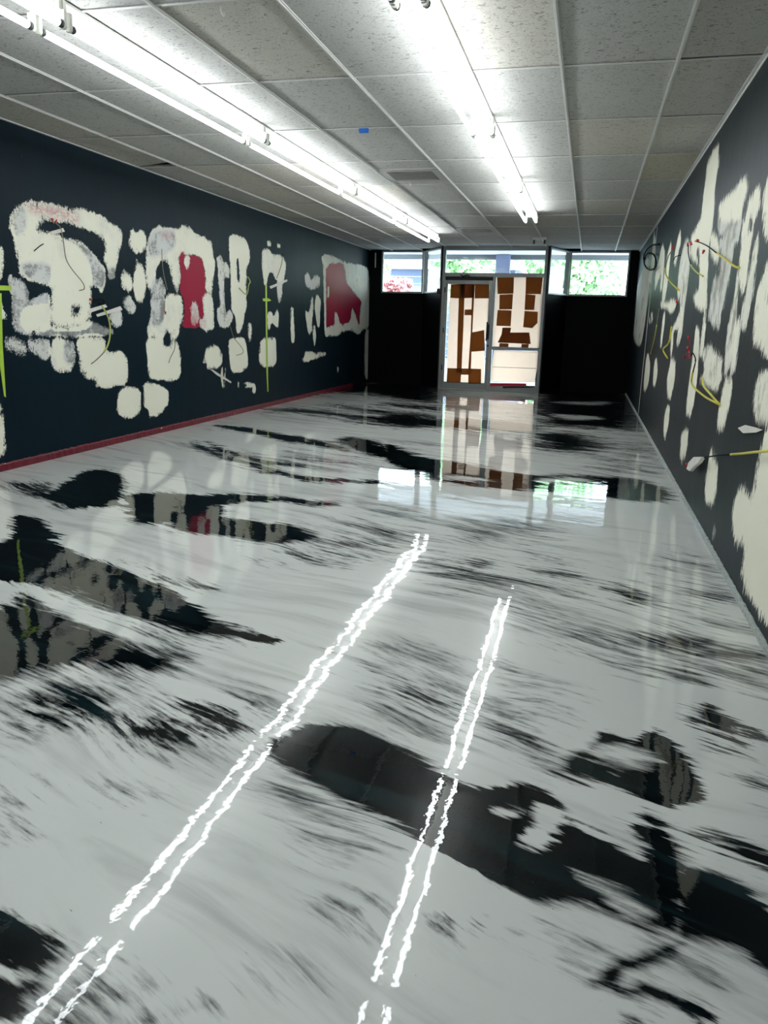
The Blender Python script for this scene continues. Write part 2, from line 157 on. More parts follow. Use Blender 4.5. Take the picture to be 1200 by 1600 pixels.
FLOOR_MARBLING = [(0.012,1,[(-3.61,4.628),(-3.699,4.892),(-3.89,5.437),(-3.79,5.554),(-3.508,5.37),(-3.089,4.715),(-2.969,4.396),(-3.122,4.339),(-3.228,4.251),(-3.718,4.53)]),(0.012,1,[(-3.128,4.756),(-2.949,4.882),(-2.712,4.915),(-2.436,4.964),(-2.245,5.037),(-1.949,5.094),(-2.15,4.876),(-2.338,4.763),(-2.244,4.522),(-2.077,4.314),(-1.982,4.392),(-1.841,4.316),(-1.712,4.363),(-1.464,4.252),(-1.476,4.062),(-1.624,3.94),(-1.786,3.952),(-1.982,4.028),(-2.243,3.973),(-2.427,4.187),(-2.498,4.119),(-2.606,4.08)]),(0.012,1,[(-3.385,3.965),(-3.359,4.019),(-3.171,3.957),(-2.974,3.787),(-2.835,3.687),(-2.838,3.579),(-2.677,3.501),(-2.491,3.407),(-2.302,3.325),(-2.094,3.257),(-1.999,3.158),(-1.836,3.114),(-1.601,2.922),(-1.389,2.773),(-1.241,2.731),(-1.068,2.683),(-1.126,2.625),(-1.31,2.639),(-1.437,2.615),(-1.6,2.65),(-1.755,2.711),(-1.898,2.742),(-2.095,2.844),(-2.227,2.889),(-2.378,2.908),(-2.475,2.899),(-2.577,2.938),(-2.66,2.91),(-3.1,3.418),(-3.016,3.516)]),(0.03,1,[(-2.39,2.88),(-2.176,2.691),(-1.968,2.641),(-1.788,2.553),(-1.598,2.48),(-1.485,2.452),(-1.38,2.409),(-1.363,2.286),(-1.431,2.251),(-1.56,2.251),(-1.7,2.264),(-1.757,2.162),(-1.838,2.164),(-1.818,2.089),(-1.846,2.029),(-1.907,2.01),(-2.43,2.607),(-2.278,2.657)]),(0.03,-1,[(-2.526,2.94),(-2.364,2.913),(-2.214,2.871),(-1.971,2.758),(-1.76,2.671),(-1.549,2.562),(-1.356,2.462),(-1.465,2.465),(-1.606,2.493),(-1.784,2.548),(-1.976,2.631),(-2.164,2.695)]),(0.03,-1,[(-3.752,4.573),(-3.228,4.251),(-2.789,4.055),(-2.585,4.046),(-2.226,3.941),(-1.86,3.856),(-2.159,3.82),(-2.485,3.886),(-2.798,3.969),(-3.185,4.128)]),(0.06,0.35,[(-1.836,1.959),(-1.724,2.068),(-1.621,2.151),(-1.436,2.158),(-1.332,2.068),(-1.384,1.984),(-1.226,1.968),(-1.158,1.927),(-1.232,1.904),(-1.384,1.898),(-1.537,1.872),(-1.635,1.863)]),(0.06,0.35,[(-1.192,2.089),(-1.122,2.11),(-1.025,2.073),(-0.998,1.996),(-0.91,1.943),(-1.047,1.882),(-1.215,1.95)]),(0.06,0.35,[(-1.072,2.197),(-0.931,2.193),(-0.907,2.109),(-0.995,2.104)]),(0.06,0.35,[(-2.282,2.917),(-1.755,2.711),(-1.399,2.543),(-1.461,2.556),(-1.76,2.671)]),(0.03,0.8,[(-2.303,3.353),(-2.038,3.223),(-1.803,3.175),(-1.618,3.14),(-1.78,3.133),(-2.026,3.175)]),(0.06,0.5,[(-1.442,4.074),(-1.313,4.156),(-1.057,4.211),(-1.04,4.146),(-1.152,4.004),(-1.364,3.963)]),(0.06,0.5,[(-1.576,3.822),(-1.304,3.789),(-1.092,3.801),(-1.281,3.724)]),(0.03,1,[(-4.119,4.79),(-3.832,4.778),(-3.504,4.556),(-3.664,4.495)]),(0.012,1,[(-2.728,4.853),(-2.521,4.969),(-2.233,5.065),(-2.026,5.083),(-1.806,5.056),(-1.568,5.005),(-1.74,4.872),(-1.985,4.939),(-2.205,4.856),(-2.387,4.731),(-2.495,4.429)]),(0.012,1,[(-1.964,4.384),(-1.835,4.318),(-1.794,4.389),(-1.675,4.377),(-1.452,4.218),(-1.476,4.062),(-1.629,3.984),(-1.765,3.936)]),(0.012,1,[(-4.271,8.468),(-3.879,8.397),(-3.48,8.219),(-3.19,8.012),(-2.918,7.955),(-2.666,7.727),(-2.362,7.512),(-2.136,7.214),(-2.279,7.252),(-2.575,7.464),(-2.78,7.515),(-3.11,7.628),(-3.562,7.989),(-4.008,8.212)]),(0.012,1,[(-2.535,7.835),(-2.468,8.159),(-2.228,8.091),(-2.014,7.821),(-1.821,7.421),(-1.607,7.155),(-1.253,6.926),(-1.144,6.76),(-1.104,6.429),(-1.386,6.706),(-1.663,6.952),(-1.895,7.046),(-2.079,7.169),(-2.321,7.529)]),(0.012,1,[(-3.886,7.216),(-3.701,7.046),(-3.378,6.682),(-3.071,6.498),(-2.741,6.229),(-2.474,6.064),(-2.22,5.9),(-1.981,5.85),(-1.542,5.884),(-1.512,5.77),(-1.97,5.715),(-2.195,5.737),(-2.575,5.98),(-3.002,6.307),(-3.348,6.535),(-3.72,6.947)]),(0.012,1,[(-3.795,7.322),(-3.462,6.942),(-3.031,6.644),(-2.701,6.42),(-2.354,6.365),(-2.308,6.239),(-2.643,6.235),(-2.979,6.437),(-3.376,6.724)]),(0.03,0.8,[(-4.379,10.35),(-3.972,10.562),(-3.489,10.474),(-2.885,10.123),(-2.375,10.489),(-1.79,10.241),(-1.626,9.331),(-2.074,9.185),(-2.524,9.349),(-3.088,9.808),(-3.608,10.091),(-4.186,9.968)]),(0.03,0.8,[(-3.858,11.579),(-3.169,11.112),(-2.638,10.943),(-1.861,10.635),(-1.79,10.241),(-2.477,10.409),(-3.068,10.541)]),(0.06,0.5,[(-1.446,4.049),(-1.356,4.129),(-1.193,4.235),(-1.051,4.189),(-1.012,4.132),(-1.076,3.953),(-1.2,3.998),(-1.378,4.003)]),(0.06,0.5,[(-1.316,4.563),(-1.156,4.593),(-0.975,4.467),(-1.086,4.324),(-1.185,4.444)]),(0.06,0.5,[(-1.255,4.921),(-1.17,4.998),(-1.092,4.917),(-1.173,4.83)]),(0.06,0.5,[(-0.771,3.933),(-0.661,3.971),(-0.572,3.921),(-0.662,3.851)]),(0.06,0.5,[(-1.596,3.904),(-1.344,3.903),(-1.119,3.812),(-1.261,3.804)]),(0.06,0.5,[(-1.956,7.689),(-1.892,7.795),(-1.784,7.538),(-1.821,7.421)]),(0.06,0.5,[(-2.68,6.676),(-2.445,6.84),(-2.096,6.672),(-1.813,6.67),(-2.03,6.465),(-2.418,6.538)]),(0.03,1,[(-4.748,12.73),(-4.62,15.839),(-2.965,16.506),(-2.177,12.196),(-3.076,12.889),(-4.008,13.749)]),(0.03,1,[(-3.056,11.942),(-2.106,11.808),(-2.007,11.269),(-2.868,11.61)]),(0.03,0.9,[(-4.948,12.343),(-4.382,15.024),(-2.613,14.581),(-2.465,13.775),(-4.008,13.749)]),(0.03,1,[(-1.003,16.4),(0.926,17.037),(0.76,10.275),(0.173,10.266),(-0.566,10.193)]),(0.03,1,[(-0.517,9.431),(-0.057,9.643),(0.36,8.542),(-0.032,8.102),(-0.433,8.107)]),(0.03,1,[(-2.737,10.71),(-2.283,10.765),(-1.887,10.142),(-1.347,10.564),(-0.59,10.182),(-0.539,9.42),(-1.195,9.427),(-1.733,9.335),(-2.203,9.62),(-2.511,9.836)]),(0.03,-1,[(-0.335,13.66),(0.521,14.13),(0.192,13.243),(-0.545,13.546)]),(0.03,-1,[(-0.548,11.646),(0.359,11.574),(-0.078,10.95)]),(0.012,1,[(-2.042,8.021),(-1.779,7.659),(-1.521,7.238),(-1.267,7.055),(-0.789,6.826),(-0.407,6.611),(-0.117,6.758),(0.23,6.789),(0.518,6.784),(0.674,6.508),(0.728,6.172),(0.601,5.893),(0.376,5.921),(0.004,5.92),(-0.314,6.02),(-0.721,5.887),(-1.087,6.091),(-1.699,6.694)]),(0.03,-1,[(-0.314,6.425),(-0.113,6.622),(0.097,6.588),(-0.106,6.394)]),(0.03,-1,[(-1.054,6.352),(-0.694,6.275),(-0.758,6.165),(-1.077,6.181)]),(0.06,0.5,[(-1.269,5.031),(-1.133,5.032),(-1.051,4.964),(-1.132,4.839),(-1.223,4.853)]),(0.06,0.5,[(-1.177,4.515),(-0.99,4.501),(-0.956,4.396),(-1.078,4.291)]),(0.06,0.5,[(-0.586,4.729),(-0.385,4.932),(-0.182,4.962),(-0.308,4.747),(-0.521,4.536)]),(0.06,0.5,[(-0.77,3.925),(-0.679,4.006),(-0.6,3.853),(-0.694,3.809)]),(0.06,0.5,[(-0.613,3.735),(-0.441,3.794),(-0.341,3.773),(-0.022,3.725),(0.161,3.737),(0.439,3.88),(0.465,3.839),(0.339,3.724),(0.115,3.649),(-0.142,3.66),(-0.42,3.641),(-0.584,3.664)]),(0.06,0.5,[(0.587,4.446),(0.653,4.437),(0.698,4.269),(0.638,4.308)]),(0.06,0.5,[(-0.057,3.151),(0.049,3.149),(0.127,3.102),(0.101,3.059),(-0.001,3.061)]),(0.06,0.5,[(-0.143,3.448),(-0.07,3.429),(-0.009,3.322),(-0.095,3.377)]),(0.06,0.5,[(-0.655,2.655),(-0.549,2.629),(-0.447,2.603),(-0.526,2.578),(-0.637,2.586)]),(0.06,0.5,[(0.253,6.65),(0.657,9.17),(0.728,8.702)]),(0.06,0.25,[(-0.291,3.93),(-0.031,4.019),(0.116,3.902),(-0.025,3.827),(-0.251,3.859)]),(0.06,0.25,[(-0.14,4.194),(-0.036,4.167),(0.067,4.052),(-0.065,4.036)]),(0.06,0.25,[(-0.087,3.217),(0.178,3.154),(0.174,2.951),(0,3.027)]),(0.06,0.25,[(0.424,3.365),(0.587,3.418),(0.697,3.377),(0.553,3.349)]),(0.03,1,[(-0.558,4.017),(-0.417,4.004),(-0.402,3.88),(-0.518,3.869)]),(0.03,1,[(0.22,3.708),(0.31,3.738),(0.377,3.643),(0.302,3.578),(0.232,3.632)]),(0.03,1,[(0.293,3.163),(0.435,3.209),(0.533,3.188),(0.545,3.095),(0.491,3.045),(0.399,3.081),(0.303,3.114)]),(0.03,1,[(0.571,3.109),(0.747,3.108),(0.747,3.049),(0.534,3.012),(0.392,2.998)]),(0.03,1,[(0.434,3.002),(0.478,2.931),(0.479,2.797),(0.427,2.828)]),(0.06,0.6,[(0.268,2.918),(0.409,2.933),(0.591,2.931),(0.722,2.915),(0.582,2.871),(0.38,2.864)]),(0.06,0.6,[(0.532,3.764),(0.712,3.922),(0.792,3.875),(0.631,3.751)]),(0.012,1,[(-0.829,1.889),(-0.826,1.965),(-0.759,2.061),(-0.619,2.117),(-0.504,2.071),(-0.457,2.043),(-0.392,2.016),(-0.323,1.958),(-0.259,1.903),(-0.185,1.885),(-0.104,1.944),(-0.044,1.956),(0.001,1.925),(0.038,1.848),(0.087,1.793),(0.178,1.731),(0.228,1.704),(0.247,1.764),(0.205,1.828),(0.23,1.863),(0.304,1.818),(0.311,1.746),(0.32,1.657),(0.3,1.483),(0.24,1.479),(0.17,1.501),(0.089,1.522),(0.007,1.508),(-0.08,1.53),(-0.159,1.579),(-0.256,1.604),(-0.331,1.657),(-0.407,1.695),(-0.523,1.739),(-0.633,1.795),(-0.734,1.837)]),(0.03,-1,[(-0.037,1.854),(0.012,1.862),(0.04,1.82),(0.01,1.732),(-0.014,1.677),(-0.073,1.697),(-0.024,1.774)]),(0.03,-1,[(0.059,1.635),(0.103,1.618),(0.173,1.595),(0.234,1.532),(0.184,1.52),(0.137,1.557),(0.11,1.591),(0.074,1.605)]),(0.03,-1,[(-0.15,1.806),(-0.1,1.814),(-0.067,1.814),(-0.107,1.796)]),(0.012,1,[(0.03,2.082),(0.065,2.164),(0.102,2.213),(0.161,2.32),(0.217,2.291),(0.256,2.299),(0.309,2.376),(0.347,2.278),(0.41,2.196),(0.408,2.047),(0.37,1.997),(0.316,1.952),(0.26,1.95),(0.204,1.994),(0.154,2.015),(0.102,2.027),(0.04,2.042)]),(0.06,-1,[(0.148,2.19),(0.214,2.224),(0.24,2.18),(0.184,2.146)]),(0.012,1,[(0.303,1.697),(0.365,1.715),(0.429,1.678),(0.485,1.622),(0.533,1.55),(0.499,1.407),(0.447,1.431),(0.397,1.484),(0.335,1.482),(0.271,1.475)]),(0.03,0.8,[(0.218,1.93),(0.28,1.906),(0.332,1.801),(0.297,1.742),(0.248,1.776)]),(0.03,0.7,[(0.338,1.854),(0.425,1.835),(0.553,1.817),(0.539,1.755),(0.417,1.777)]),(0.03,0.7,[(0.491,2.684),(0.555,2.56),(0.557,2.452),(0.624,2.411),(0.536,2.326),(0.491,2.391),(0.431,2.522)]),(0.03,0.7,[(0.401,1.873),(0.474,1.862),(0.527,1.834),(0.44,1.833)]),(0.03,0.7,[(-0.043,2.077),(0.031,2.064),(0.12,2.041),(0.032,2.023)]),(0.03,0.7,[(0.473,2.147),(0.573,2.144),(0.611,2.092),(0.497,2.089)]),(0.012,1,[(0.103,1.308),(0.14,1.36),(0.165,1.385),(0.203,1.396),(0.256,1.446),(0.303,1.477),(0.268,1.436),(0.227,1.397),(0.177,1.364),(0.163,1.342),(0.167,1.314),(0.193,1.329),(0.2,1.346),(0.258,1.334),(0.314,1.32),(0.338,1.291),(0.309,1.281),(0.255,1.303),(0.209,1.306),(0.162,1.293),(0.139,1.31)]),(0.06,0.3,[(-0.043,1.431),(0.077,1.41),(0.14,1.344),(0.053,1.368)]),(0.06,0.3,[(-0.601,2.445),(-0.487,2.455),(-0.307,2.387),(-0.332,2.221),(-0.498,2.304)]),(0.06,0.3,[(-0.255,2.403),(-0.122,2.352),(-0.01,2.16),(-0.108,2.188),(-0.21,2.217)]),(0.06,0.3,[(-0.262,2.633),(-0.164,2.582),(-0.025,2.474),(-0.11,2.472)]),(0.06,0.3,[(0.053,1.368),(0.103,1.349),(0.139,1.32),(0.091,1.33)]),(0.06,0.3,[(0.184,1.535),(0.273,1.494),(0.33,1.448),(0.245,1.458)]),(0.06,0.3,[(-0.559,2.285),(-0.443,2.252),(-0.345,2.176),(-0.464,2.16)]),(0.03,0.9,[(0.166,1.24),(0.194,1.245),(0.221,1.234),(0.17,1.22)]),(0.03,0.9,[(-0.187,1.391),(-0.17,1.388),(-0.176,1.385)]),(0.03,0.9,[(-0.153,1.388),(-0.135,1.383),(-0.143,1.38)]),(0.03,1,[(-1.151,1.148),(-1.037,1.125),(-0.97,1.109),(-0.914,1.083),(-0.906,1.045),(-0.91,1.013),(-0.9,0.957),(-0.915,0.926),(-0.939,0.892)]),(0.03,1,[(-0.826,0.97),(-0.761,0.967),(-0.827,0.94)]),(0.03,-1,[(-1.021,1.034),(-0.948,1.034),(-0.913,1.018),(-0.953,1.014)]),(0.06,0.6,[(-0.863,1.034),(-0.833,1.05),(-0.756,1.027),(-0.766,1.013),(-0.825,1)]),(0.06,0.6,[(-0.554,1.62),(-0.503,1.622),(-0.447,1.585),(-0.451,1.559),(-0.517,1.587)]),(0.06,0.6,[(-1.687,1.913),(-1.529,1.939),(-1.348,2.018),(-1.202,2.086),(-1.025,2.051),(-0.898,1.986),(-0.965,1.927),(-1.093,1.888),(-1.207,1.863),(-1.356,1.907),(-1.502,1.872),(-1.571,1.841)]),(0.03,0.9,[(-1.611,1.892),(-1.481,1.954),(-1.402,1.924),(-1.537,1.872)]),(0.03,0.9,[(-1.308,1.901),(-1.178,1.962),(-1.033,1.935),(-1.091,1.884),(-1.207,1.863)]),(0.03,0.9,[(-1.202,2.086),(-1.123,2.133),(-0.995,2.082),(-0.902,1.995),(-0.955,1.949),(-1.073,2.015)]),(0.06,0.25,[(-0.667,1.023),(-0.63,1.048),(-0.562,1.082),(-0.578,1.049),(-0.632,1.006),(-0.686,0.99)]),(0.06,0.25,[(-1.404,1.505),(-1.326,1.471),(-1.233,1.39),(-1.322,1.43)]),(0.06,0.25,[(-0.687,1.743),(-0.612,1.712),(-0.619,1.681)]),(0.06,0.25,[(-1.166,1.622),(-1.06,1.623),(-1.069,1.576)]),(0.06,0.25,[(-0.442,1.383),(-0.34,1.383),(-0.391,1.359)]),(0.06,0.25,[(-0.509,1.199),(-0.423,1.167),(-0.464,1.171)]),(0.06,0.25,[(-0.734,1.078),(-0.68,1.078),(-0.703,1.061)])]
DOOR_PAPERS = {'door':[[(-2.475,2),(-2.365,2.001),(-2.354,1.041),(-2.351,0.292),(-2.444,0.362),(-2.462,1.146)],[(-2.224,2.038),(-2.175,2.038),(-2.178,1.046),(-2.167,0.299),(-2.224,0.315),(-2.208,1.099)],[(-2.454,2.009),(-2.192,2.021),(-2.186,1.74),(-2.444,1.727)],[(-2.632,1.98),(-2.457,1.991),(-2.462,1.727),(-2.63,1.733)],[(-2.174,2.024),(-1.902,2.033),(-1.894,1.736),(-2.164,1.732)],[(-2.341,1.525),(-2.194,1.528),(-2.197,1.421),(-2.345,1.418)],[(-2.181,1.1),(-1.953,1.151),(-1.913,0.765),(-2.18,0.738)],[(-2.626,0.41),(-1.968,0.417),(-1.956,0.133),(-2.205,0.122),(-2.214,0.297),(-2.355,0.292),(-2.357,0.134),(-2.633,0.131)]],'side':[[(-1.763,2.121),(-1.45,2.124),(-1.44,1.831),(-1.736,1.817)],[(-1.229,2.126),(-0.921,2.13),(-0.935,1.83),(-1.217,1.825)],[(-1.699,1.809),(-1.448,1.822),(-1.449,1.543),(-1.692,1.538)],[(-1.217,1.825),(-1.03,1.811),(-1.038,1.542),(-1.216,1.539)],[(-1.719,1.529),(-1.456,1.525),(-1.456,1.234),(-1.729,1.237)],[(-1.214,1.521),(-0.965,1.509),(-0.959,1.308),(-1.05,1.209),(-1.221,1.223)],[(-1.608,1.204),(-1.445,1.208),(-1.458,1.119),(-1.098,1.129),(-1.057,0.917),(-1.683,0.925),(-1.619,1.079)],[(-1.646,0.917),(-1.472,0.914),(-1.476,0.833),(-1.65,0.836)],[(-1.228,0.912),(-1.093,0.916),(-1.096,0.836),(-1.232,0.841)]],'red':[[(-1.776,0.159),(-1.088,0.179),(-1.085,0.134),(-1.542,0.114),(-1.773,0.094)]],'brown':[[(-1.532,0.105),(-0.939,0.125),(-0.938,0.107),(-1.53,0.068)]],'sheet':[[(-2.643,2.033),(-1.911,2.041),(-1.869,1.162),(-1.925,0.981),(-1.905,0.126),(-2.641,0.112),(-2.65,1.679)]]}
TAPES_LEFT = {'m':[[(5.965,1.909),(6.14,1.958),(6.161,1.931),(5.986,1.886)],[(6.432,1.29),(6.694,1.338),(6.721,1.314),(6.428,1.253)],[(6.533,1.243),(6.937,1.328),(6.972,1.294),(6.551,1.221)],[(10.684,1.698),(11.365,1.835),(11.377,1.806),(10.73,1.667)],[(8.798,0.625),(8.84,0.627),(9.372,0.443),(9.361,0.423),(8.966,0.548)]],'y':[[(5.204,1.439),(5.444,1.444),(5.444,1.409),(5.199,1.4)],[(5.298,1.382),(5.326,1.383),(5.288,0.99),(5.272,0.581),(5.253,0.59),(5.236,0.85)],[(10.552,1.713),(10.61,1.716),(10.61,1.1),(10.621,0.217),(10.586,0.22),(10.554,0.561),(10.552,1.1)],[(10.45,1.525),(10.668,1.533),(10.762,1.507),(10.667,1.491),(10.461,1.489)]]}
TAPE_RIGHT = [[(4.305,0.752),(4.126,0.789),(3.876,0.806),(3.738,0.813),(3.862,0.785),(4.152,0.745)]]
WIRES = {'l1':[(5.952,2.002),(6.032,1.975),(6.064,1.942),(6.079,1.854),(6.098,1.706),(6.176,1.62),(6.321,1.519),(6.355,1.465),(6.3,1.447)],'l2':[(6.619,1.32),(6.669,1.237),(6.688,1.135),(6.661,1.015),(6.592,0.914),(6.467,0.833),(6.407,0.796)],'l3':[(7.763,1.934),(7.732,1.783),(7.759,1.653),(7.844,1.525)],'l4':[(7.777,1.408),(7.748,1.292)],'l5':[(7.961,0.999),(7.913,0.9),(7.813,0.803),(7.809,0.747)],'l6':[(9.383,1.141),(9.447,1.001),(9.588,0.917),(9.708,0.832),(9.681,0.791),(9.557,0.774)],'l7':[(11.21,2.188),(11.082,2.01),(10.955,1.823)],'l8':[(9.951,1.785),(9.963,1.724),(9.895,1.68),(9.84,1.555),(9.669,1.628)],'l9':[(5.738,1.734),(5.788,1.774),(5.859,1.8)],'l10':[(6.427,1.371),(6.525,1.375),(6.611,1.378),(6.637,1.354),(6.577,1.335)],'r1':[(6.79,1.915),(6.353,1.856),(5.962,1.794),(5.605,1.725),(5.289,1.664),(4.95,1.594),(4.875,1.581)],'r2':[(7.447,1.94),(7.279,1.867),(6.986,1.752),(6.657,1.675),(6.376,1.626)],'r3':[(8.858,2.047),(9.159,1.987),(9.23,1.844),(8.797,1.731),(7.983,1.595)],'r4':[(10.044,1.488),(9.93,1.321),(10.02,1.154),(10.622,0.933)],'r5':[(8.351,1.268),(8.251,1.116),(8.763,1.034),(8.363,0.959)],'r6':[(6.406,1.069),(6.149,1.061),(5.94,1.022),(6.012,0.911),(5.959,0.852),(5.4,0.82),(4.952,0.812)],'r7':[(5.791,0.916),(5.503,0.884),(5.154,0.854),(4.952,0.812)],'r8':[(3.223,0.803),(3.561,0.741),(3.719,0.714),(3.985,0.666),(4.354,0.603),(4.664,0.549),(5.022,0.481)],'r9':[(7.933,1.489),(8.121,1.428)],'r10':[(8.879,1.935),(8.469,1.937),(8.014,1.914)],'coil':[(10.848,2.285),(12.156,2.399),(13.353,2.439),(13.84,2.371),(13.136,2.186),(11.939,2.051),(11.044,2.017),(10.987,2.093),(11.542,2.22),(12.602,2.33),(13.406,2.368),(13.666,2.324)],'n':[(6.794,1.919),(7.469,1.942),(7.223,1.928),(6.359,1.804),(8.862,2.05),(7.888,1.481),(6.633,1.165),(6.613,1.088),(6.76,1.028),(6.493,1.037)],'nl':[(5.976,2.005),(6.441,1.372),(7.748,1.292),(8.153,1.916)],'tip':[(5.683,0.295),(5.619,0.353),(5.409,0.424),(5.065,0.479),(5.162,0.428),(5.358,0.367),(5.521,0.308)]}


# ---------------------------------------------------------------- helpers
def tag(o, label=None, cat=None, group=None, kind=None):
    if label: o['label'] = label
    if cat: o['category'] = cat
    if group: o['group'] = group
    if kind: o['kind'] = kind
    return o
def link_mesh(name, me, mats, parent=None, kind=None):
    o = bpy.data.objects.new(name, me); COL.objects.link(o)
    for m in (mats if isinstance(mats, (list, tuple)) else [mats]): me.materials.append(m)
    if parent: o.parent = parent
    if kind: o['kind'] = kind
    return o
def empty(name, loc=(0, 0, 0), rz=0):
    o = bpy.data.objects.new(name, None); COL.objects.link(o); o.location = loc; o.rotation_euler = (0, 0, rz)
    o.empty_display_size = .1
    return o
class MB:
    def __init__(s): s.bm = bmesh.new(); s.mi = 0
    def _f(s, vs):
        f = s.bm.faces.new(vs); f.material_index = s.mi; return f
    def box(s, a, b, mi=None):
        if mi is not None: s.mi = mi
        x0, y0, z0 = a; x1, y1, z1 = b
        v = [s.bm.verts.new(p) for p in ((x0,y0,z0),(x1,y0,z0),(x1,y1,z0),(x0,y1,z0),(x0,y0,z1),(x1,y0,z1),(x1,y1,z1),(x0,y1,z1))]
        for q in ((0,3,2,1),(4,5,6,7),(0,1,5,4),(1,2,6,5),(2,3,7,6),(3,0,4,7)): s._f([v[i] for i in q])
        return s
    def prism(s, pts, d0, d1, fn):
        """closed outline pts (u,v) extruded from d0 to d1; fn maps (u,v,d) to a point"""
        a = [s.bm.verts.new(fn(u, v, d0)) for u, v in pts]; b = [s.bm.verts.new(fn(u, v, d1)) for u, v in pts]
        n = len(pts); s._f(a[::-1]); s._f(b)
        for i in range(n): s._f([a[i], a[(i+1) % n], b[(i+1) % n], b[i]])
        return s
    def tube(s, pts, r, n=8, r1=None):
        pts = [Vector(p) for p in pts]; r1 = r if r1 is None else r1
        rings = []; ref = Vector((0, 0, 1))
        for i, p in enumerate(pts):
            t = (pts[min(i+1, len(pts)-1)]-pts[max(i-1, 0)]).normalized()
            if abs(t.dot(ref)) > .95: ref = Vector((1, 0, 0)) if abs(t.x) < .9 else Vector((0, 1, 0))
            u = t.cross(ref).normalized(); w = t.cross(u)
            rr = r+(r1-r)*i/(len(pts)-1)
            rings.append([s.bm.verts.new(p+rr*(math.cos(2*math.pi*k/n)*u+math.sin(2*math.pi*k/n)*w)) for k in range(n)])
        for a, b in zip(rings, rings[1:]):
            for k in range(n): s._f([a[k], a[(k+1) % n], b[(k+1) % n], b[k]]).smooth = True
        s._f(rings[0][::-1]); s._f(rings[-1])
        return s
    def build(s, name, mats, parent=None, kind=None, bevel=0):
        bmesh.ops.recalc_face_normals(s.bm, faces=s.bm.faces)
        me = bpy.data.meshes.new(name); s.bm.to_mesh(me); s.bm.free()
        o = link_mesh(name, me, mats, parent, kind)
        if bevel:
            m = o.modifiers.new('bevel', 'BEVEL'); m.width = bevel; m.segments = 2; m.limit_method = 'ANGLE'
        return o
def smooth_path(pts, k=6):
    """Catmull-Rom through the points"""
    P = [Vector(p) for p in pts]; P = [2*P[0]-P[1]]+P+[2*P[-1]-P[-2]]; out = []
    for i in range(1, len(P)-2):
        a, b, c, d = P[i-1:i+3]
        for j in range(k):
            t = j/k
            out.append(.5*((2*b)+(c-a)*t+(2*a-5*b+4*c-d)*t*t+(3*b-a-3*c+d)*t**3))
    out.append(P[-2]); return out

# ---------------------------------------------------------------- node helpers
class NT:
    def __init__(s, name):
        s.m = bpy.data.materials.new(name); s.m.use_nodes = True; s.t = s.m.node_tree
        s.b = s.t.nodes['Principled BSDF']; s.out = s.t.nodes['Material Output']
    def n(s, typ, **kw):
        nd = s.t.nodes.new('ShaderNode'+typ)
        for k, v in kw.items(): setattr(nd, k, v)
        return nd
    def put(s, sock, v):
        if isinstance(v, bpy.types.NodeSocket): s.t.links.new(v, sock)
        elif v is not None:
            if isinstance(v, tuple) and len(v) == 3 and sock.type == 'RGBA': v = v+(1,)
            sock.default_value = v
    def math(s, op, a, b=None, c=None, clamp=False):
        nd = s.n('Math', operation=op, use_clamp=clamp)
        s.put(nd.inputs[0], a); s.put(nd.inputs[1], b)
        if c is not None: s.put(nd.inputs[2], c)
        return nd.outputs[0]
    def mix(s, f, a, b):
        nd = s.n('Mix', data_type='RGBA'); s.put(nd.inputs[0], f); s.put(nd.inputs[6], a); s.put(nd.inputs[7], b); return nd.outputs[2]
    def step(s, v, lo, hi, a=0, b=1):
        nd = s.n('MapRange', interpolation_type='SMOOTHSTEP')
        for i, q in enumerate((v, lo, hi, a, b)): s.put(nd.inputs[i], q)
        return nd.outputs[0]
    def pos(s, scale=(1, 1, 1), rot=0, vec=None):
        if vec is None: vec = s.n('TexCoord').outputs['Object']
        mp = s.n('Mapping', vector_type='POINT'); s.put(mp.inputs[0], vec); mp.inputs['Rotation'].default_value = (0, 0, rot)
        m2 = s.n('VectorMath', operation='MULTIPLY'); s.put(m2.inputs[0], mp.outputs[0]); m2.inputs[1].default_value = scale
        return m2.outputs[0]
    def noise(s, vec, scale=1, detail=3, rough=.55, dist=0):
        nd = s.n('TexNoise'); s.put(nd.inputs['Vector'], vec)
        nd.inputs['Scale'].default_value = scale; nd.inputs['Detail'].default_value = detail
        nd.inputs['Roughness'].default_value = rough; nd.inputs['Distortion'].default_value = dist
        return nd.outputs['Fac']
    def attr(s, name): return s.n('Attribute', attribute_name=name).outputs['Fac']
    def set(s, **kw):
        for k, v in kw.items(): s.put(s.b.inputs[k.replace('_', ' ')], v)
        return s
    def bump(s, h, strength, dist, target='Normal'):
        b = s.n('Bump'); b.inputs['Strength'].default_value = strength; b.inputs['Distance'].default_value = dist
        s.put(b.inputs['Height'], h); s.put(s.b.inputs[target], b.outputs[0]); return b
def plain(name, col, rough=.5, metal=0, var=.12, vscale=12, **kw):
    t = NT(name); n = t.noise(t.pos(), vscale, 3)
    t.set(Base_Color=t.mix(n, tuple(c*(1-var) for c in col), tuple(min(1, c*(1+var)) for c in col)), Roughness=rough, Metallic=metal)
    for k, v in kw.items(): t.put(t.b.inputs[k.replace('_', ' ')], v)
    return t.m
def emitter(name, col, strength):
    t = NT(name); t.set(Base_Color=(.8, .8, .8), Emission_Color=col, Emission_Strength=strength, Roughness=.3); return t.m

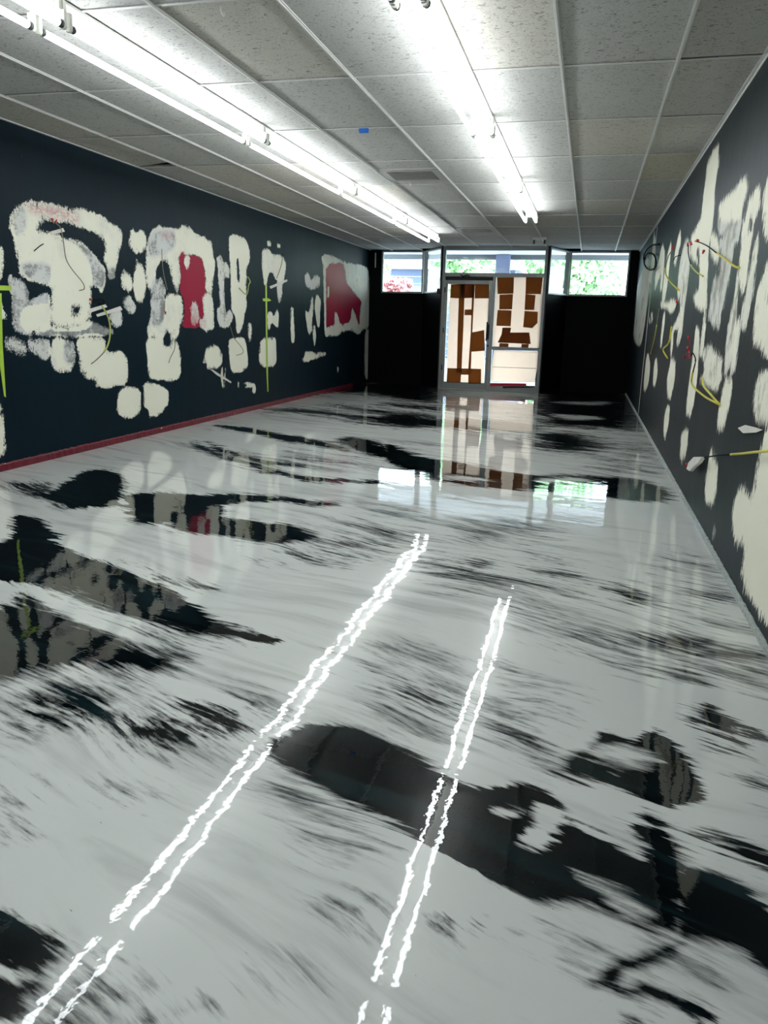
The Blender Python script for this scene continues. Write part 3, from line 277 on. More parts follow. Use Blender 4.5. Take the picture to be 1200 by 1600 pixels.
# ---------------------------------------------------------------- materials
def floor_material():
    t = NT('marbled_epoxy'); P = t.n('TexCoord').outputs['Object']
    # slow swirl that bends the brush direction
    w = t.n('TexNoise'); t.put(w.inputs['Vector'], P); w.inputs['Scale'].default_value = .7; w.inputs['Detail'].default_value = 2
    sb = t.n('VectorMath', operation='SUBTRACT'); t.put(sb.inputs[0], w.outputs['Color']); sb.inputs[1].default_value = (.5, .5, .5)
    sc = t.n('VectorMath', operation='SCALE'); t.put(sc.inputs[0], sb.outputs[0]); sc.inputs['Scale'].default_value = .5
    ad = t.n('VectorMath', operation='ADD'); t.put(ad.inputs[0], P); t.put(ad.inputs[1], sc.outputs[0]); W = ad.outputs[0]
    r = math.radians(20)
    s1 = t.noise(t.pos((1.3, 9, 1), r, W), 1, 5, .6, .6)
    s2 = t.noise(t.pos((4, 40, 1), r, W), 1, 5, .65, .4)
    s3 = t.noise(t.pos((.45, 2.2, 1), r, W), 1, 4, .55, .5)
    s4 = t.noise(t.pos((14, 50, 1), r, W), 1, 3, .6)
    ink = t.attr('ink')
    v = t.math('ADD', ink, t.math('MULTIPLY', t.math('SUBTRACT', s1, .5), 2.2))
    v = t.math('ADD', v, t.math('MULTIPLY', t.math('SUBTRACT', s2, .5), 3.0))
    v = t.math('ADD', v, t.math('MULTIPLY', t.math('SUBTRACT', s4, .5), 1.1))
    soft = t.math('MULTIPLY', t.attr('feather'), t.step(s3, .3, .7, .7, 1.4))
    d = t.step(v, t.math('MULTIPLY', soft, -1), soft)
    # faint grey wisps in the white
    wisp = t.step(t.math('ADD', t.math('MULTIPLY', s1, .6), t.math('MULTIPLY', s3, .6)), .58, .78)
    white = t.mix(s3, (.58, .615, .60), (.72, .735, .71))
    white = t.mix(t.math('MULTIPLY', wisp, .45), white, (.20, .225, .22))
    black = t.mix(t.step(s1, .48, .72), (.0015, .003, .0035), (.007, .020, .024))
    fleck = t.step(t.noise(t.pos((30, 60, 1), r, W), 1, 1), .80, .84)
    col = t.mix(d, white, black); col = t.mix(t.math('MULTIPLY', fleck, .6), col, (.02, .02, .02))
    t.set(Base_Color=col, Roughness=.4, Specular_IOR_Level=.0, Coat_Weight=1.0, Coat_Roughness=.012, Coat_IOR=1.37)
    b1 = t.noise(t.pos((9, 14, 1), r), 1, 3, .5)
    b2 = t.noise(t.pos((1.2, 2.2, 1), r), 1, 2, .5)
    b3 = t.noise(t.pos((45, 45, 1), r), 1, 2, .5)
    hh = t.math('ADD', t.math('ADD', t.math('MULTIPLY', b1, .11), b2), t.math('MULTIPLY', b3, .018))
    b = t.bump(hh, 1, FLOOR_BUMP, 'Coat Normal')
    return t.m
FLOOR_BUMP = .0035
def wall_material(name, dark, jag, cream=(.88, .87, .73), edge=.05, rough=.45, spec=.2):
    t = NT(name)
    c, th, rd, pk = t.attr('cover'), t.attr('thin'), t.attr('red'), t.attr('pink')
    mid = lambda n, a: t.math('MULTIPLY', t.math('SUBTRACT', n, .5), a)
    e0 = t.noise(t.pos((1, 7, 7/jag)), 1, 3, .6); e1 = t.noise(t.pos((1, 26, 26/jag)), 1, 4, .7); e2 = t.noise(t.pos((1, 110, 110/jag**2)), 1, 4, .7)
    ce = t.math('ADD', t.math('ADD', c, mid(e0, edge*.9)), t.math('ADD', mid(e1, edge), mid(e2, edge*1.2)))
    if jag > 1.5:
        ev = t.noise(t.pos((1, 55, 3.5)), 1, 4, .6); ce = t.math('ADD', ce, mid(ev, .17))
    m = t.step(ce, -.001, .0015)
    # dry-brushed rim: the last centimetres of a stroke break up into bristle marks
    br = t.noise(t.pos((1, 150, 28)), 1, 4, .7) if jag > 1.5 else t.noise(t.pos((1, 90, 45)), 1, 4, .75)
    patchy = t.noise(t.pos((1, 4, 4)), 1, 3, .6)
    rim = t.step(t.math('ADD', t.math('ADD', t.math('MULTIPLY', ce, 14), mid(br, 3.2)), mid(patchy, 3)), -.25, .15)
    # scraped places let the paint below show through the scratches
    sc = t.noise(t.pos((1, 55, 9)), 1, 6, .75) if jag > 1.5 else t.noise(t.pos((1, 30, 60)), 1, 6, .78, .3)
    sc2 = t.noise(t.pos((1, 5, 4)), 1, 5, .65)
    cov = t.math('ADD', mid(sc, 1.6), t.math('ADD', mid(sc2, 2.2), t.math('SUBTRACT', .72 if jag > 1.5 else .95, t.math('MULTIPLY', th, 1.15))))
    scr = t.step(cov, -.15, .28)
    m = t.math('MULTIPLY', m, t.math('MULTIPLY', rim, t.math('MULTIPLY_ADD', scr, .6, .4)))
    base_n = t.noise(t.pos((1, 2, .35)), 1, 4, .6)
    paint = t.mix(base_n, tuple(q*.75 for q in dark), tuple(q*1.3 for q in dark))
    drops = t.step(t.noise(t.pos((1, 14, 7)), 1, 6, .75), .70, .735)
    paint = t.mix(t.math('MULTIPLY', drops, .5), paint, (.25, .28, .28))
    re_ = t.step(t.math('ADD', rd, mid(e1, .02)), -.002, .002)
    paint = t.mix(re_, paint, (.32, .014, .045))
    cr = t.mix(t.noise(t.pos((1, 3, 3)), 1, 4), cream, tuple(q*.95 for q in cream))
    cr = t.mix(t.math('MULTIPLY', t.step(t.math('ADD', th, mid(sc2, 1.2)), .15, .75), t.math('MULTIPLY_ADD', sc, .8, .4)), cr, (.62, .63, .63))
    cr = t.mix(t.math('MULTIPLY', pk, t.step(sc, .38, .62)), cr, (.58, .22, .25))
    t.set(Base_Color=t.mix(m, paint, cr), Roughness=t.math('ADD', rough, t.math('MULTIPLY', m, .35)), Specular_IOR_Level=spec)
    hgt = t.math('ADD', t.math('MULTIPLY', m, .6), t.math('ADD', t.math('MULTIPLY', sc, .35), t.math('MULTIPLY', t.noise(t.pos((1, 3, 1.5)), 1, 3), 3)))
    t.bump(hgt, .5, .003)
    return t.m
def tile_material():
    t = NT('fissured_ceiling_tile'); P = t.pos()
    f = t.noise(t.pos((30, 45, 1)), 1, 3, .7, 1.2); f2 = t.noise(t.pos((130, 130, 1)), 1, 2)
    pits = t.math('MAXIMUM', t.step(f, .58, .63), t.math('MULTIPLY', t.step(f2, .62, .68), .8))
    st = t.noise(t.pos((.8, .8, 1)), 1, 4, .6); tint = t.attr('tint')
    base = t.mix(st, (.45, .45, .425), (.54, .54, .52)); base = t.mix(tint, base, (.62, .58, .45))
    t.set(Base_Color=t.mix(t.math('MULTIPLY', pits, .75), base, (.16, .15, .14)), Roughness=.9, Specular_IOR_Level=.15)
    t.bump(t.math('SUBTRACT', t.math('MULTIPLY', t.noise(t.pos((60, 60, 1)), 1, 4), .5), pits), .6, .003)
    return t.m
def glass_material():
    t = NT('window_glass'); tr = t.n('BsdfTransparent'); tr.inputs[0].default_value = (.93, .97, .97, 1)
    gl = t.n('BsdfGlossy'); gl.inputs['Roughness'].default_value = .01; lw = t.n('LayerWeight'); lw.inputs[0].default_value = .5
    fr = t.math('MULTIPLY_ADD', t.math('POWER', lw.outputs['Facing'], 5), .92, .06)
    mx = t.n('MixShader'); t.put(mx.inputs[0], fr); t.put(mx.inputs[1], tr.outputs[0]); t.put(mx.inputs[2], gl.outputs[0])
    t.put(t.out.inputs[0], mx.outputs[0]); return t.m
def paper_material(name, col, tcol, amt=.75, crease=True):
    t = NT(name); n = t.noise(t.pos((3, 3, 3)), 1, 4, .6, 1.5)
    c = t.mix(n, tuple(q*.9 for q in tcol), tcol)
    tl = t.n('BsdfTranslucent'); t.put(tl.inputs[0], c)
    t.set(Base_Color=col, Roughness=.7)
    mx = t.n('MixShader'); mx.inputs[0].default_value = amt; t.put(mx.inputs[1], t.b.outputs[0]); t.put(mx.inputs[2], tl.outputs[0])
    t.put(t.out.inputs[0], mx.outputs[0]); t.bump(n, .6, .01); return t.m
def baseboard_material():
    t = NT('scuffed_red_strip'); n = t.noise(t.pos((1, 12, 30)), 1, 6, .7); n2 = t.noise(t.pos((1, 40, 60)), 1, 4, .7)
    c = t.mix(t.step(n, .4, .65), (.17, .006, .022), (.10, .004, .014)); c = t.mix(t.step(n2, .64, .67), c, (.02, .02, .02))
    c = t.mix(t.step(t.noise(t.pos((1, 9, 25)), 1, 5), .70, .72), c, (.7, .68, .66)); t.set(Base_Color=c, Roughness=.4)
    t.bump(n2, .5, .004); return t.m
def lip_material():
    t = NT('scraped_wall_foot'); n = t.noise(t.pos((90, 25, 90)), 1, 6, .75); g = t.noise(t.pos((1, 1.1, 1)), 1, 3)
    c = t.mix(t.step(n, .5, .68), (.40, .45, .42), (.06, .07, .07)); c = t.mix(t.math('MULTIPLY', t.step(g, .5, .62), t.step(n, .5, .6)), c, (.55, .68, .85))
    t.set(Base_Color=c, Roughness=.35); t.bump(n, .7, .006); return t.m
M = {}
M['floor'] = floor_material()
M['wall_left'] = wall_material('patched_dark_wall', (.0035, .0130, .0205), 1.0, edge=.06, spec=.07)
M['wall_right'] = wall_material('patched_grey_wall', (.0075, .0165, .021), 2.2, edge=.055, spec=.12)
M['tile'] = tile_material()
M['grid'] = plain('ceiling_grid_metal', (.62, .62, .60), .45)
M['plenum'] = plain('plenum_dark', (.02, .02, .02), .9)
M['black_wall'] = plain('black_wall_paint', (.002, .003, .004), .6, Specular_IOR_Level=.1)
M['black_upper'] = plain('wall_behind_paint', (.012, .02, .026), .5)
M['white_plain'] = plain('painted_white', (.7, .7, .68), .5)
M['housing'] = plain('fixture_enamel', (.60, .60, .56), .35)
M['socket'] = plain('lamp_socket_plastic', (.72, .72, .66), .4)
M['socket_dark'] = plain('lamp_end_metal', (.05, .05, .05), .4)
M['tube'] = emitter('lit_fluorescent_tube', (.93, .98, 1.0, 1), TUBE_STRENGTH)
M['alu'] = plain('brushed_aluminium', (.36, .38, .38), .42, .55)
M['alu_dark'] = plain('dark_fitting_gap_shade', (.015, .015, .017), .5)  # near-black for fittings, also stands in for shade in the frame gaps
M['glass'] = glass_material()
M['paper'] = paper_material('backlit_paper', (.74, .60, .50), (1.0, .84, .73), .82)
M['brown'] = paper_material('brown_paper', (.22, .10, .035), (.44, .25, .11), .75)
M['brown_dark'] = paper_material('double_brown_paper', (.14, .07, .03), (.36, .17, .065), .7)
M['red'] = plain('red_tape', (.65, .01, .05), .4)
M['redstrip'] = baseboard_material(); M['lip'] = lip_material()
M['masking'] = plain('pale_masking_tape', (.72, .70, .64), .6)
M['lime'] = plain('lime_tape', (.40, .60, .05), .45)
M['yellow'] = plain('yellow_cable_sheath', (.62, .55, .03), .4)
M['yellow_dull'] = plain('dull_yellow_sheath', (.45, .47, .12), .5)
M['black_wire'] = plain('black_wire', (.004, .004, .004), .75, Specular_IOR_Level=.1)
M['tan_wire'] = plain('tan_wire', (.22, .19, .12), .5)
M['nut'] = plain('red_wire_nut', (.55, .01, .02), .35)
M['blue_tape'] = plain('blue_tape', (.01, .16, .62), .5)
M['vent'] = plain('dusty_vent', (.36, .36, .34), .6)
M['vent_dark'] = plain('vent_dust', (.20, .20, .19), .8)

# ---------------------------------------------------------------- painted fields
def poly_sd(px, py, poly):
    """signed distance of points to a closed outline, positive inside"""
    d2 = np.full(px.shape, 1e9); ins = np.zeros(px.shape, bool); n = len(poly)
    for i in range(n):
        ax, ay = poly[i]; bx, by = poly[(i+1) % n]
        ex, ey = bx-ax, by-ay; L2 = ex*ex+ey*ey+1e-12
        t = np.clip(((px-ax)*ex+(py-ay)*ey)/L2, 0, 1)
        d2 = np.minimum(d2, (px-ax-t*ex)**2+(py-ay-t*ey)**2)
        if abs(ey) > 1e-9:
            c = ((ay > py) != (by > py)) & (px < (bx-ax)*(py-ay)/ey+ax); ins ^= c
    d = np.sqrt(d2); return np.where(ins, d, -d)
def chaikin(poly, k=2):
    for _ in range(k):
        out = []
        for i in range(len(poly)):
            a, b = poly[i], poly[(i+1) % len(poly)]
            out += [(a[0]*.8+b[0]*.2, a[1]*.8+b[1]*.2), (a[0]*.2+b[0]*.8, a[1]*.2+b[1]*.8)]
        poly = out
    return poly
def region(px, py, poly, m):
    xs = [q[0] for q in poly]; ys = [q[1] for q in poly]
    return np.nonzero((px > min(xs)-m) & (px < max(xs)+m) & (py > min(ys)-m) & (py < max(ys)+m))[0]
def grid_mesh(name, us, vs, fn, flip=False):
    U, V = np.meshgrid(us, vs, indexing='ij'); nu, nv = U.shape
    co = fn(U.ravel(), V.ravel()); me = bpy.data.meshes.new(name)
    i = np.arange(nu-1)[:, None]*nv+np.arange(nv-1)[None, :]
    q = np.stack([i, i+nv, i+nv+1, i+1], -1).reshape(-1, 4)
    if flip: q = q[:, ::-1]
    nf = len(q); me.vertices.add(nu*nv); me.vertices.foreach_set('co', co.astype(np.float32).ravel())
    me.loops.add(nf*4); me.loops.foreach_set('vertex_index', q.astype(np.int32).ravel())
    me.polygons.add(nf); me.polygons.foreach_set('loop_start', np.arange(0, nf*4, 4, dtype=np.int32))
    me.polygons.foreach_set('loop_total', np.full(nf, 4, np.int32)); me.update(calc_edges=True)
    return me, U.ravel(), V.ravel()
def put_attr(me, name, arr):
    a = me.attributes.new(name, 'FLOAT', 'POINT'); a.data.foreach_set('value', arr.astype(np.float32))

# ---------------------------------------------------------------- setting: floor
def build_floor():
    ys = [Y_BACK, -1.2, 0, .5, .8]; y = .8
    while y < YB+.1: y += max(.006, y*.0042); ys.append(y)
    ys = np.array(ys); xs = np.linspace(XL, XR, 480)
    me, X, Y = grid_mesh('floor', xs, ys, lambda u, v: np.stack([u, v, 0*u], -1))
    F = np.full(X.shape, -1.7)
    E = np.full(X.shape, .34)
    for s, cap, poly in FLOOR_MARBLING:
        poly = chaikin(poly)
        yc = max(1.0, sum(q[1] for q in poly)/len(poly))
        soft = max(.018, s*yc*1.6)*(1 if cap > 0 else .45); ix = region(X, Y, poly, soft*2.4)
        sd = poly_sd(X[ix], Y[ix], poly)/soft; sd = np.where(sd < 0, sd*.8, sd)
        fe = .2 if s < .02 else (.32 if s < .05 else .6)
        E[ix] = E[ix]+(fe-E[ix])*np.clip(sd/.5+1.9, 0, 1)
        if cap > 0: F[ix] = np.maximum(F[ix], np.clip(sd*1.0+(cap-1)*.5+.1, -1.7, cap))
        else: F[ix] = np.minimum(F[ix], np.clip(-sd*1.2-.1, -1.7, 1.2))
    put_attr(me, 'ink', F); put_attr(me, 'feather', E)
    return link_mesh('floor', me, M['floor'], kind='structure')
build_floor()

def wall_mesh(name, x, sign, y0, ops, mat):
    ys = np.concatenate([[Y_BACK], np.arange(y0, YB+.001, .0115), [YB+.02]]); zs = np.concatenate([np.linspace(0, H+.02, 224), [H+.13]])
    me, Y, Z = grid_mesh(name, ys, zs, lambda u, v: np.stack([0*u+x, u, v], -1), flip=sign > 0)
    C = np.full(Y.shape, -.5); T = np.zeros(Y.shape); R = np.full(Y.shape, -.5); K = np.zeros(Y.shape)
    for k, v, poly in ops:
        poly = chaikin(poly, 2 if sign > 0 and k != 'r' else 1); ix = region(Y, Z, poly, .12); sd = poly_sd(Y[ix], Z[ix], poly)
        if k == 'a':
            new = sd > np.maximum(C[ix], 0)*0-.004
            T[ix] = np.where((sd > -.03) & ((C[ix] < 0) | (v < T[ix])), v, T[ix]); C[ix] = np.maximum(C[ix], sd)
        elif k == 's': C[ix] = np.minimum(C[ix], -sd)
        elif k == 'r': R[ix] = np.maximum(R[ix], sd); C[ix] = np.minimum(C[ix], -sd)
        elif k == 't': T[ix] = T[ix]+(v-T[ix])*np.clip(sd/.05+.5, 0, 1)
        elif k == 'k': K[ix] = np.maximum(K[ix], v*np.clip(sd/.06+.3, 0, 1))
    for nme, a in (('cover', C), ('thin', T), ('red', R), ('pink', K)): put_attr(me, nme, a)
    o = link_mesh(name, me, [mat, M['black_wall']], kind='structure')
    # the body of the wall behind its painted face
    bm = bmesh.new(); bm.from_mesh(me)
    x0, x1 = sorted((x-sign*.002, x-sign*.12))
    vs = [bm.verts.new(p) for p in ((x0,Y_BACK,0),(x1,Y_BACK,0),(x1,YB+.02,0),(x0,YB+.02,0),(x0,Y_BACK,H+.13),(x1,Y_BACK,H+.13),(x1,YB+.02,H+.13),(x0,YB+.02,H+.05))]
    for q in ((0,3,2,1),(4,5,6,7),(0,1,5,4),(1,2,6,5),(2,3,7,6),(3,0,4,7)):
        f = bm.faces.new([vs[i] for i in q]); f.material_index = 1
    bm.to_mesh(me); bm.free()
    return o
wall_mesh('wall_left', XL, 1, 4.3, WALL_LEFT_PATCHES, M['wall_left'])
wall_mesh('wall_right', XR, -1, 2.4, WALL_RIGHT_PATCHES, M['wall_right'])
MB().box((XL-.12, Y_BACK-.12, 0), (XR+.12, Y_BACK, H+.13)).build('wall_rear', M['black_upper'], kind='structure')

# front wall: low black walls under the strip windows, splayed towards the recessed door
SILL = 1.835
def plan(pts, z0, z1, mb=None):
    mb = mb or MB(); mb.prism(pts, z0, z1, lambda u, v, d: (u, v, d)); return mb
JL, JR = -2.80, -.85          # outer edges of the door frame
m = plan([(XL, YB), (-3.33, YB), (-2.83, YD+.0), (-2.73, YD+.07), (-3.25, YB+.14), (XL, YB+.14)], 0, SILL)
plan([(XL, YB), (-3.33, YB), (JL-.03, YD), (JL+.07, YD+.07), (-3.25, YB+.14), (XL, YB+.14)], H-.012, H+.14, m); m.box((XL, YB, SILL), (-4.21, YB+.14, H+.02)); m.build('wall_front_left', M['black_wall'], kind='structure')
m = plan([(-.83, YD), (-.48, YB), (XR, YB), (XR, YB+.14), (-.56, YB+.14), (-.93, YD+.07)], 0, SILL)
plan([(JR+.02, YD), (-.48, YB), (XR, YB), (XR, YB+.14), (-.56, YB+.14), (JR-.08, YD+.07)], H-.012, H+.14, m); m.box((.63, YB, SILL), (XR, YB+.14, H+.02)); m.build('wall_front_right', M['black_wall'], kind='structure')

# ceiling
def build_ceiling():
    me_bm = bmesh.new(); tl = me_bm.faces.layers.float.new('tint')
    def tile(x0, x1, y0, y1, dz, tint, tilt=0):
        z = H+.004+dz
        co = ((x0,y0,z),(x1,y0,z),(x1,y1,z+tilt),(x0,y1,z),(x0,y0,z+.016),(x1,y0,z+.016),(x1,y1,z+.016+tilt),(x0,y1,z+.016))
        v = [me_bm.verts.new(p) for p in co]
        for q in ((0,3,2,1),(4,5,6,7),(0,1,5,4),(1,2,6,5),(2,3,7,6),(3,0,4,7)):
            f = me_bm.faces.new([v[i] for i in q]); f[tl] = tint
    xs = sorted([XL, XR]+[X2+k*TS for k in range(-6, 2)])
    k0 = int((Y_BACK-TY0)/TL_)-1
    for i in range(len(xs)-1):
        x0, x1 = xs[i], xs[i+1]; xm = (x0+x1)/2
        yend = YB+.1 if (xm < -3.3 or xm > -.5) else (YD+.06 if JL < xm < JR+.05 else YD+.45)
        for k in range(k0, 10):
            y0 = max(TY0+k*TL_, Y_BACK); y1 = min(TY0+(k+1)*TL_, yend)
            if y1-y0 < .05: continue
            rnd = random.random(); g = .004+random.random()*.004
            dz = random.random()*.004; tint = .0 if rnd > .2 else .35
            if i == len(xs)-2: g = .008+random.random()*.01; tint = .15
            if i == len(xs)-2 and k == 2: tint = .9
            if i == 2 and k == 2: pass
            if abs(xm+1.825) < .05 and y0 < 8.0 < y1:      # a grille sits in this bay
                tile(x0+g, x1-g, y0+g, 7.79, dz, tint); tile(x0+g, x1-g, 8.41, y1-g, dz, tint); continue
            tile(x0+g, x1-g, y0+g, y1-g, dz, tint, .05 if (i == 0 and k == 1) else 0)
    # plenum above
    v = [me_bm.verts.new(p) for p in ((XL,Y_BACK,H+.12),(XR,Y_BACK,H+.12),(XR,YB+.14,H+.12),(XL,YB+.14,H+.12))]
    f = me_bm.faces.new(v); f.material_index = 1
    me = bpy.data.meshes.new('ceiling'); me_bm.to_mesh(me); me_bm.free()
    link_mesh('ceiling', me, [M['tile'], M['plenum']], kind='structure')
    g = MB()
    for k in range(-6, 2):
        x = X2+k*TS; ye = YB if (x < -3.3 or x > -.5) else (YD if JL-.02 < x < JR else YD+.4)
        g.box((x-.012, Y_BACK, H-.004), (x+.012, ye, H+.002)); g.box((x-.0015, Y_BACK, H), (x+.0015, ye, H+.03))
        g.box((x-.004, Y_BACK, H-.010), (x+.004, ye, H-.004))
    for k in range(k0+1, 9):
        y = TY0+k*TL_; g.box((XL, y-.009, H-.0015), (XR, y+.009, H+.003))
    for y in (7.78, 8.42): g.box((X2-3*TS, y-.009, H-.0015), (X2-2*TS, y+.009, H+.003))
    for x, s in ((XL, 1), (XR, -1)):
        a, b = sorted((x, x+s*.022)); g.box((a, Y_BACK, H-.006), (b, YB, H+.003))
    g.box((XR-.004, Y_BACK, H-.022), (XR, YB, H-.006))
    g.build('trim_1', M['grid'], kind='structure')
build_ceiling()

# baseboards
def strip(name, x, s, y0, y1, h, th, mat, n, jit):
    mb = MB(); ys = np.linspace(y0, y1, n); prev = None
    for y in ys:
        hh = h+random.uniform(-jit, jit); t = th+random.uniform(-jit, jit)*.3
        cur = [mb.bm.verts.new(p) for p in ((x, y, 0), (x+s*t*1.15, y, 0), (x+s*t, y, hh*.8), (x+s*t*.3, y, hh), (x, y, hh))]
        if prev:
            for i in range(5): mb._f([prev[i], prev[(i+1) % 5], cur[(i+1) % 5], cur[i]])
        else: mb._f(cur)
        prev = cur
    mb._f(prev[::-1]); return mb.build(name, mat, kind='structure')
strip('baseboard_left', XL, 1, 3.5, 14.9, .064, .008, M['redstrip'], 420, .004)
strip('baseboard_right', XR, -1, 1.5, YB-.01, .024, .016, M['lip'], 700, .004)
strip('baseboard_front', XL, 1, 14.9, YB, .03, .01, M['black_wall'], 20, .002)
# thin metal corner bead on the right wall
MB().box((XR-.006, 11.9, .03), (XR, 11.93, 2.62)).build('trim_2', M['white_plain'], kind='structure')

# ---------------------------------------------------------------- storefront
def frame_boxes(mb, rects, y0, y1):
    for x0, x1, z0, z1 in rects: mb.box((x0, y0, z0), (x1, y1, z1))
    return mb
FY0, FY1 = YD-.03, YD+.08
MX = -1.805      # centre mullion
fr = frame_boxes(MB(), [(JL, JL+.05, 0, H-.02), (JR-.05, JR, 0, H-.02), (JL+.05, JR-.05, H-.07, H-.02), (JL+.05, JR-.05, 2.125, 2.195), (MX-.025, MX+.025, .0, 2.125), (MX+.025, JR-.05, .79, .85), (MX+.025, JR-.05, 0, .14), (JL+.05, MX-.025, 0, .012), (JL, JR, H-.02, H+.14)], FY0, FY1)
fr.build('trim_3', M['alu'], kind='structure', bevel=.003)
# dark strips stand in for the shadow between frame and the splayed glass
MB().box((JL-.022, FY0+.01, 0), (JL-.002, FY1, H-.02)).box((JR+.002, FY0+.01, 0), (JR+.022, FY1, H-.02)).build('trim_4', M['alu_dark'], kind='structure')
def pane(name, x0, x1, z0, z1, parent=None, y=YD+.03):
    o = MB().box((x0, y-.003, z0), (x1, y+.003, z1)).build(name, M['glass'], parent)
    if not parent: o['kind'] = 'structure'
    return o
w = pane('window_1', JL+.05, JR-.05, 2.195, H-.07)
w = pane('window_2', MX+.025, JR-.05, .85, 2.125)
w = pane('window_3', MX+.025, JR-.05, .14, .79)
# door leaf
dx0, dx1 = JL+.056, MX-.031
door = MB(); frame_boxes(door, [(dx0, dx0+.055, .015, 2.06), (dx1-.06, dx1, .015, 2.06), (dx0+.055, dx1-.06, 1.99, 2.06), (dx0+.055, dx1-.06, .015, .15)], YD-.012, YD+.035)
door = door.build('door_1', M['alu'], kind='structure', bevel=.003)
pane('door_glass', dx0+.055, dx1-.06, .15, 1.99, door, YD+.01)
MB().box((dx0, YD+.0, 2.062), (dx1, YD+.06, 2.124)).build('door_head_gap_shade', M['alu_dark'], door)  # dark block standing in for the shade in the gap above the door
h = MB(); h.tube([(dx1-.03, YD-.012, .98), (dx1-.03, YD-.06, 1.0), (dx1-.03, YD-.06, 1.24), (dx1-.03, YD-.012, 1.26)], .011); h.box((dx1-.075, YD-.022, .95), (dx1-.045, YD-.012, 1.3)); h.build('door_handle', M['alu_dark'], door)
MB().tube([(dx1-.03, YD-.03, .86), (dx1-.03, YD-.012, .86)], .018, 14).build('lock_cylinder', M['alu_dark'], door)
for z in (.42, 1.13, 1.88): MB().box((dx0-.006, YD-.03, z-.05), (dx0+.012, YD-.012, z+.05)).build('hinge', M['alu_dark'], door)
# side strip windows and splayed panes
def window_frame(name, p, q, z0, z1, mull=(0, 1), inner_top=True):
    """a framed pane between plan points p and q"""
    p, q = Vector(p+(0,)), Vector(q+(0,)); d = (q-p); L = d.length; d.normalize(); nrm = Vector((-d.y, d.x, 0))
    fn = lambda u, v, dd: tuple(p+d*u+nrm*dd+Vector((0, 0, v)))
    root = None; mb = MB(); t = .03
    rs = [(0, L, z0, z0+t), (0, L, z1-t, z1), (0, t, z0+t, z1-t), (L-t, L, z0+t, z1-t)]
    for u0, u1, v0, v1 in rs: mb.prism([(u0, v0), (u1, v0), (u1, v1), (u0, v1)], -.02, .06, fn)
    root = mb.build(name, M['alu'], kind='structure')
    g = MB(); g.prism([(t, z0+t), (L-t, z0+t), (L-t, z1-t), (t, z1-t)], .018, .024, fn); g.build('pane', M['glass'], root)
    return root
window_frame('window_4', (-4.21, YB), (-3.34, YB), SILL, H-.01)
window_frame('window_5', (-3.32, YB), (-2.83, YD+.03), SILL, H-.01)
window_frame('window_6', (-.82, YD+.03), (-.49, YB), SILL, H-.01)
window_frame('window_7', (-.47, YB), (.63, YB), SILL, H-.01)

# paper taped over the glass
def dpoly(mb, pts, y0, y1): mb.prism(pts, y0, y1, lambda u, v, d: (u, d, v)); return mb
def paper_thing(name, label, sheet, patches, y):
    cx = sum(q[0] for q in sheet)/len(sheet)
    root = empty(name, (cx, y, min(q[1] for q in sheet))); tag(root, label, 'paper')
    loc = root.location
    def loc_poly(pts): return [(a-loc.x, b-loc.z) for a, b in pts]
    dpoly(MB(), loc_poly(sheet), -.002, 0).build('paper_sheet', M['paper'], root)
    for i, pp in enumerate(patches):
        mat = 'brown_dark' if (name == 'door_paper' and i == 2) or (name == 'window_paper' and i == 6) else 'brown'
        o = dpoly(MB(), loc_poly(pp), -.005-.0015*i, -.0035-.0015*i).build('brown_patch', M[mat], root)
    return root
paper_thing('door_paper', 'cream backlit paper sheet with brown strips taped over the glass door', DOOR_PAPERS['sheet'][0], DOOR_PAPERS['door'], YD+.003)
s0, s1 = MX+.028, JR-.053
paper_thing('window_paper', 'cream paper with large brown blocks on the glass right of the door', [(s0, .853), (s1, .853), (s1, 2.122), (s0, 2.122)], DOOR_PAPERS['side'], YD+.024)
r = paper_thing('panel_paper', 'plain creased cream paper over the low glass panel beside the door', [(s0+.005, .185), (s1-.03, .2), (s1-.005, .47), (s1-.005, .785), (s0+.03, .785), (s0+.005, .46)], [], YD+.024)
cm = MB(); cm.box((-.42, -.006, .275), (.42, -.002, .283)); cm.build('crease', M['tan_wire'], r)
o = dpoly(MB(), DOOR_PAPERS['red'][0], FY0-.012, FY0-.004).build('red_tape_strip', M['red']); tag(o, 'bright red strip along the bottom of the low papered panel by the door', 'tape')
o = dpoly(MB(), DOOR_PAPERS['brown'][0], FY0-.003, FY0-.0005).build('brown_strip', M['brown_dark']); tag(o, 'thin dark brown strip just below the red strip beside the door', 'tape')
# small box hanging by its wire left of the door frame
hb = empty('hanging_box', (JL-.06, YD-.05, 1.8)); tag(hb, 'small dark box dangling from a wire left of the door frame', 'box')
MB().box((-.03, -.02, -.0), (.03, .02, .1)).build('box_body', M['alu_dark'], hb, bevel=.006)
MB().tube(smooth_path([(0, 0, .1), (.0, -.01, .2), (.035, .0, .35), (.04, .01, .6), (.03, .02, .85)]), .005).build('wire', M['black_wire'], hb)
o = MB().box((-4.36, YB-.01, 2.33), (-4.335, YB, 2.62)).build('corner_strip', M['white_plain']); tag(o, 'short pale upright strip on the black wall left of the left window', 'strip')
o = MB().tube(smooth_path([(-2.45, FY0-.02, 2.16), (-2.4, FY0-.03, 2.13), (-2.33, FY0-.03, 2.15), (-2.27, FY0-.02, 2.135)]), .012).build('broken_latch', M['alu_dark']); tag(o, 'small black broken latch piece on the bar above the door', 'latch')

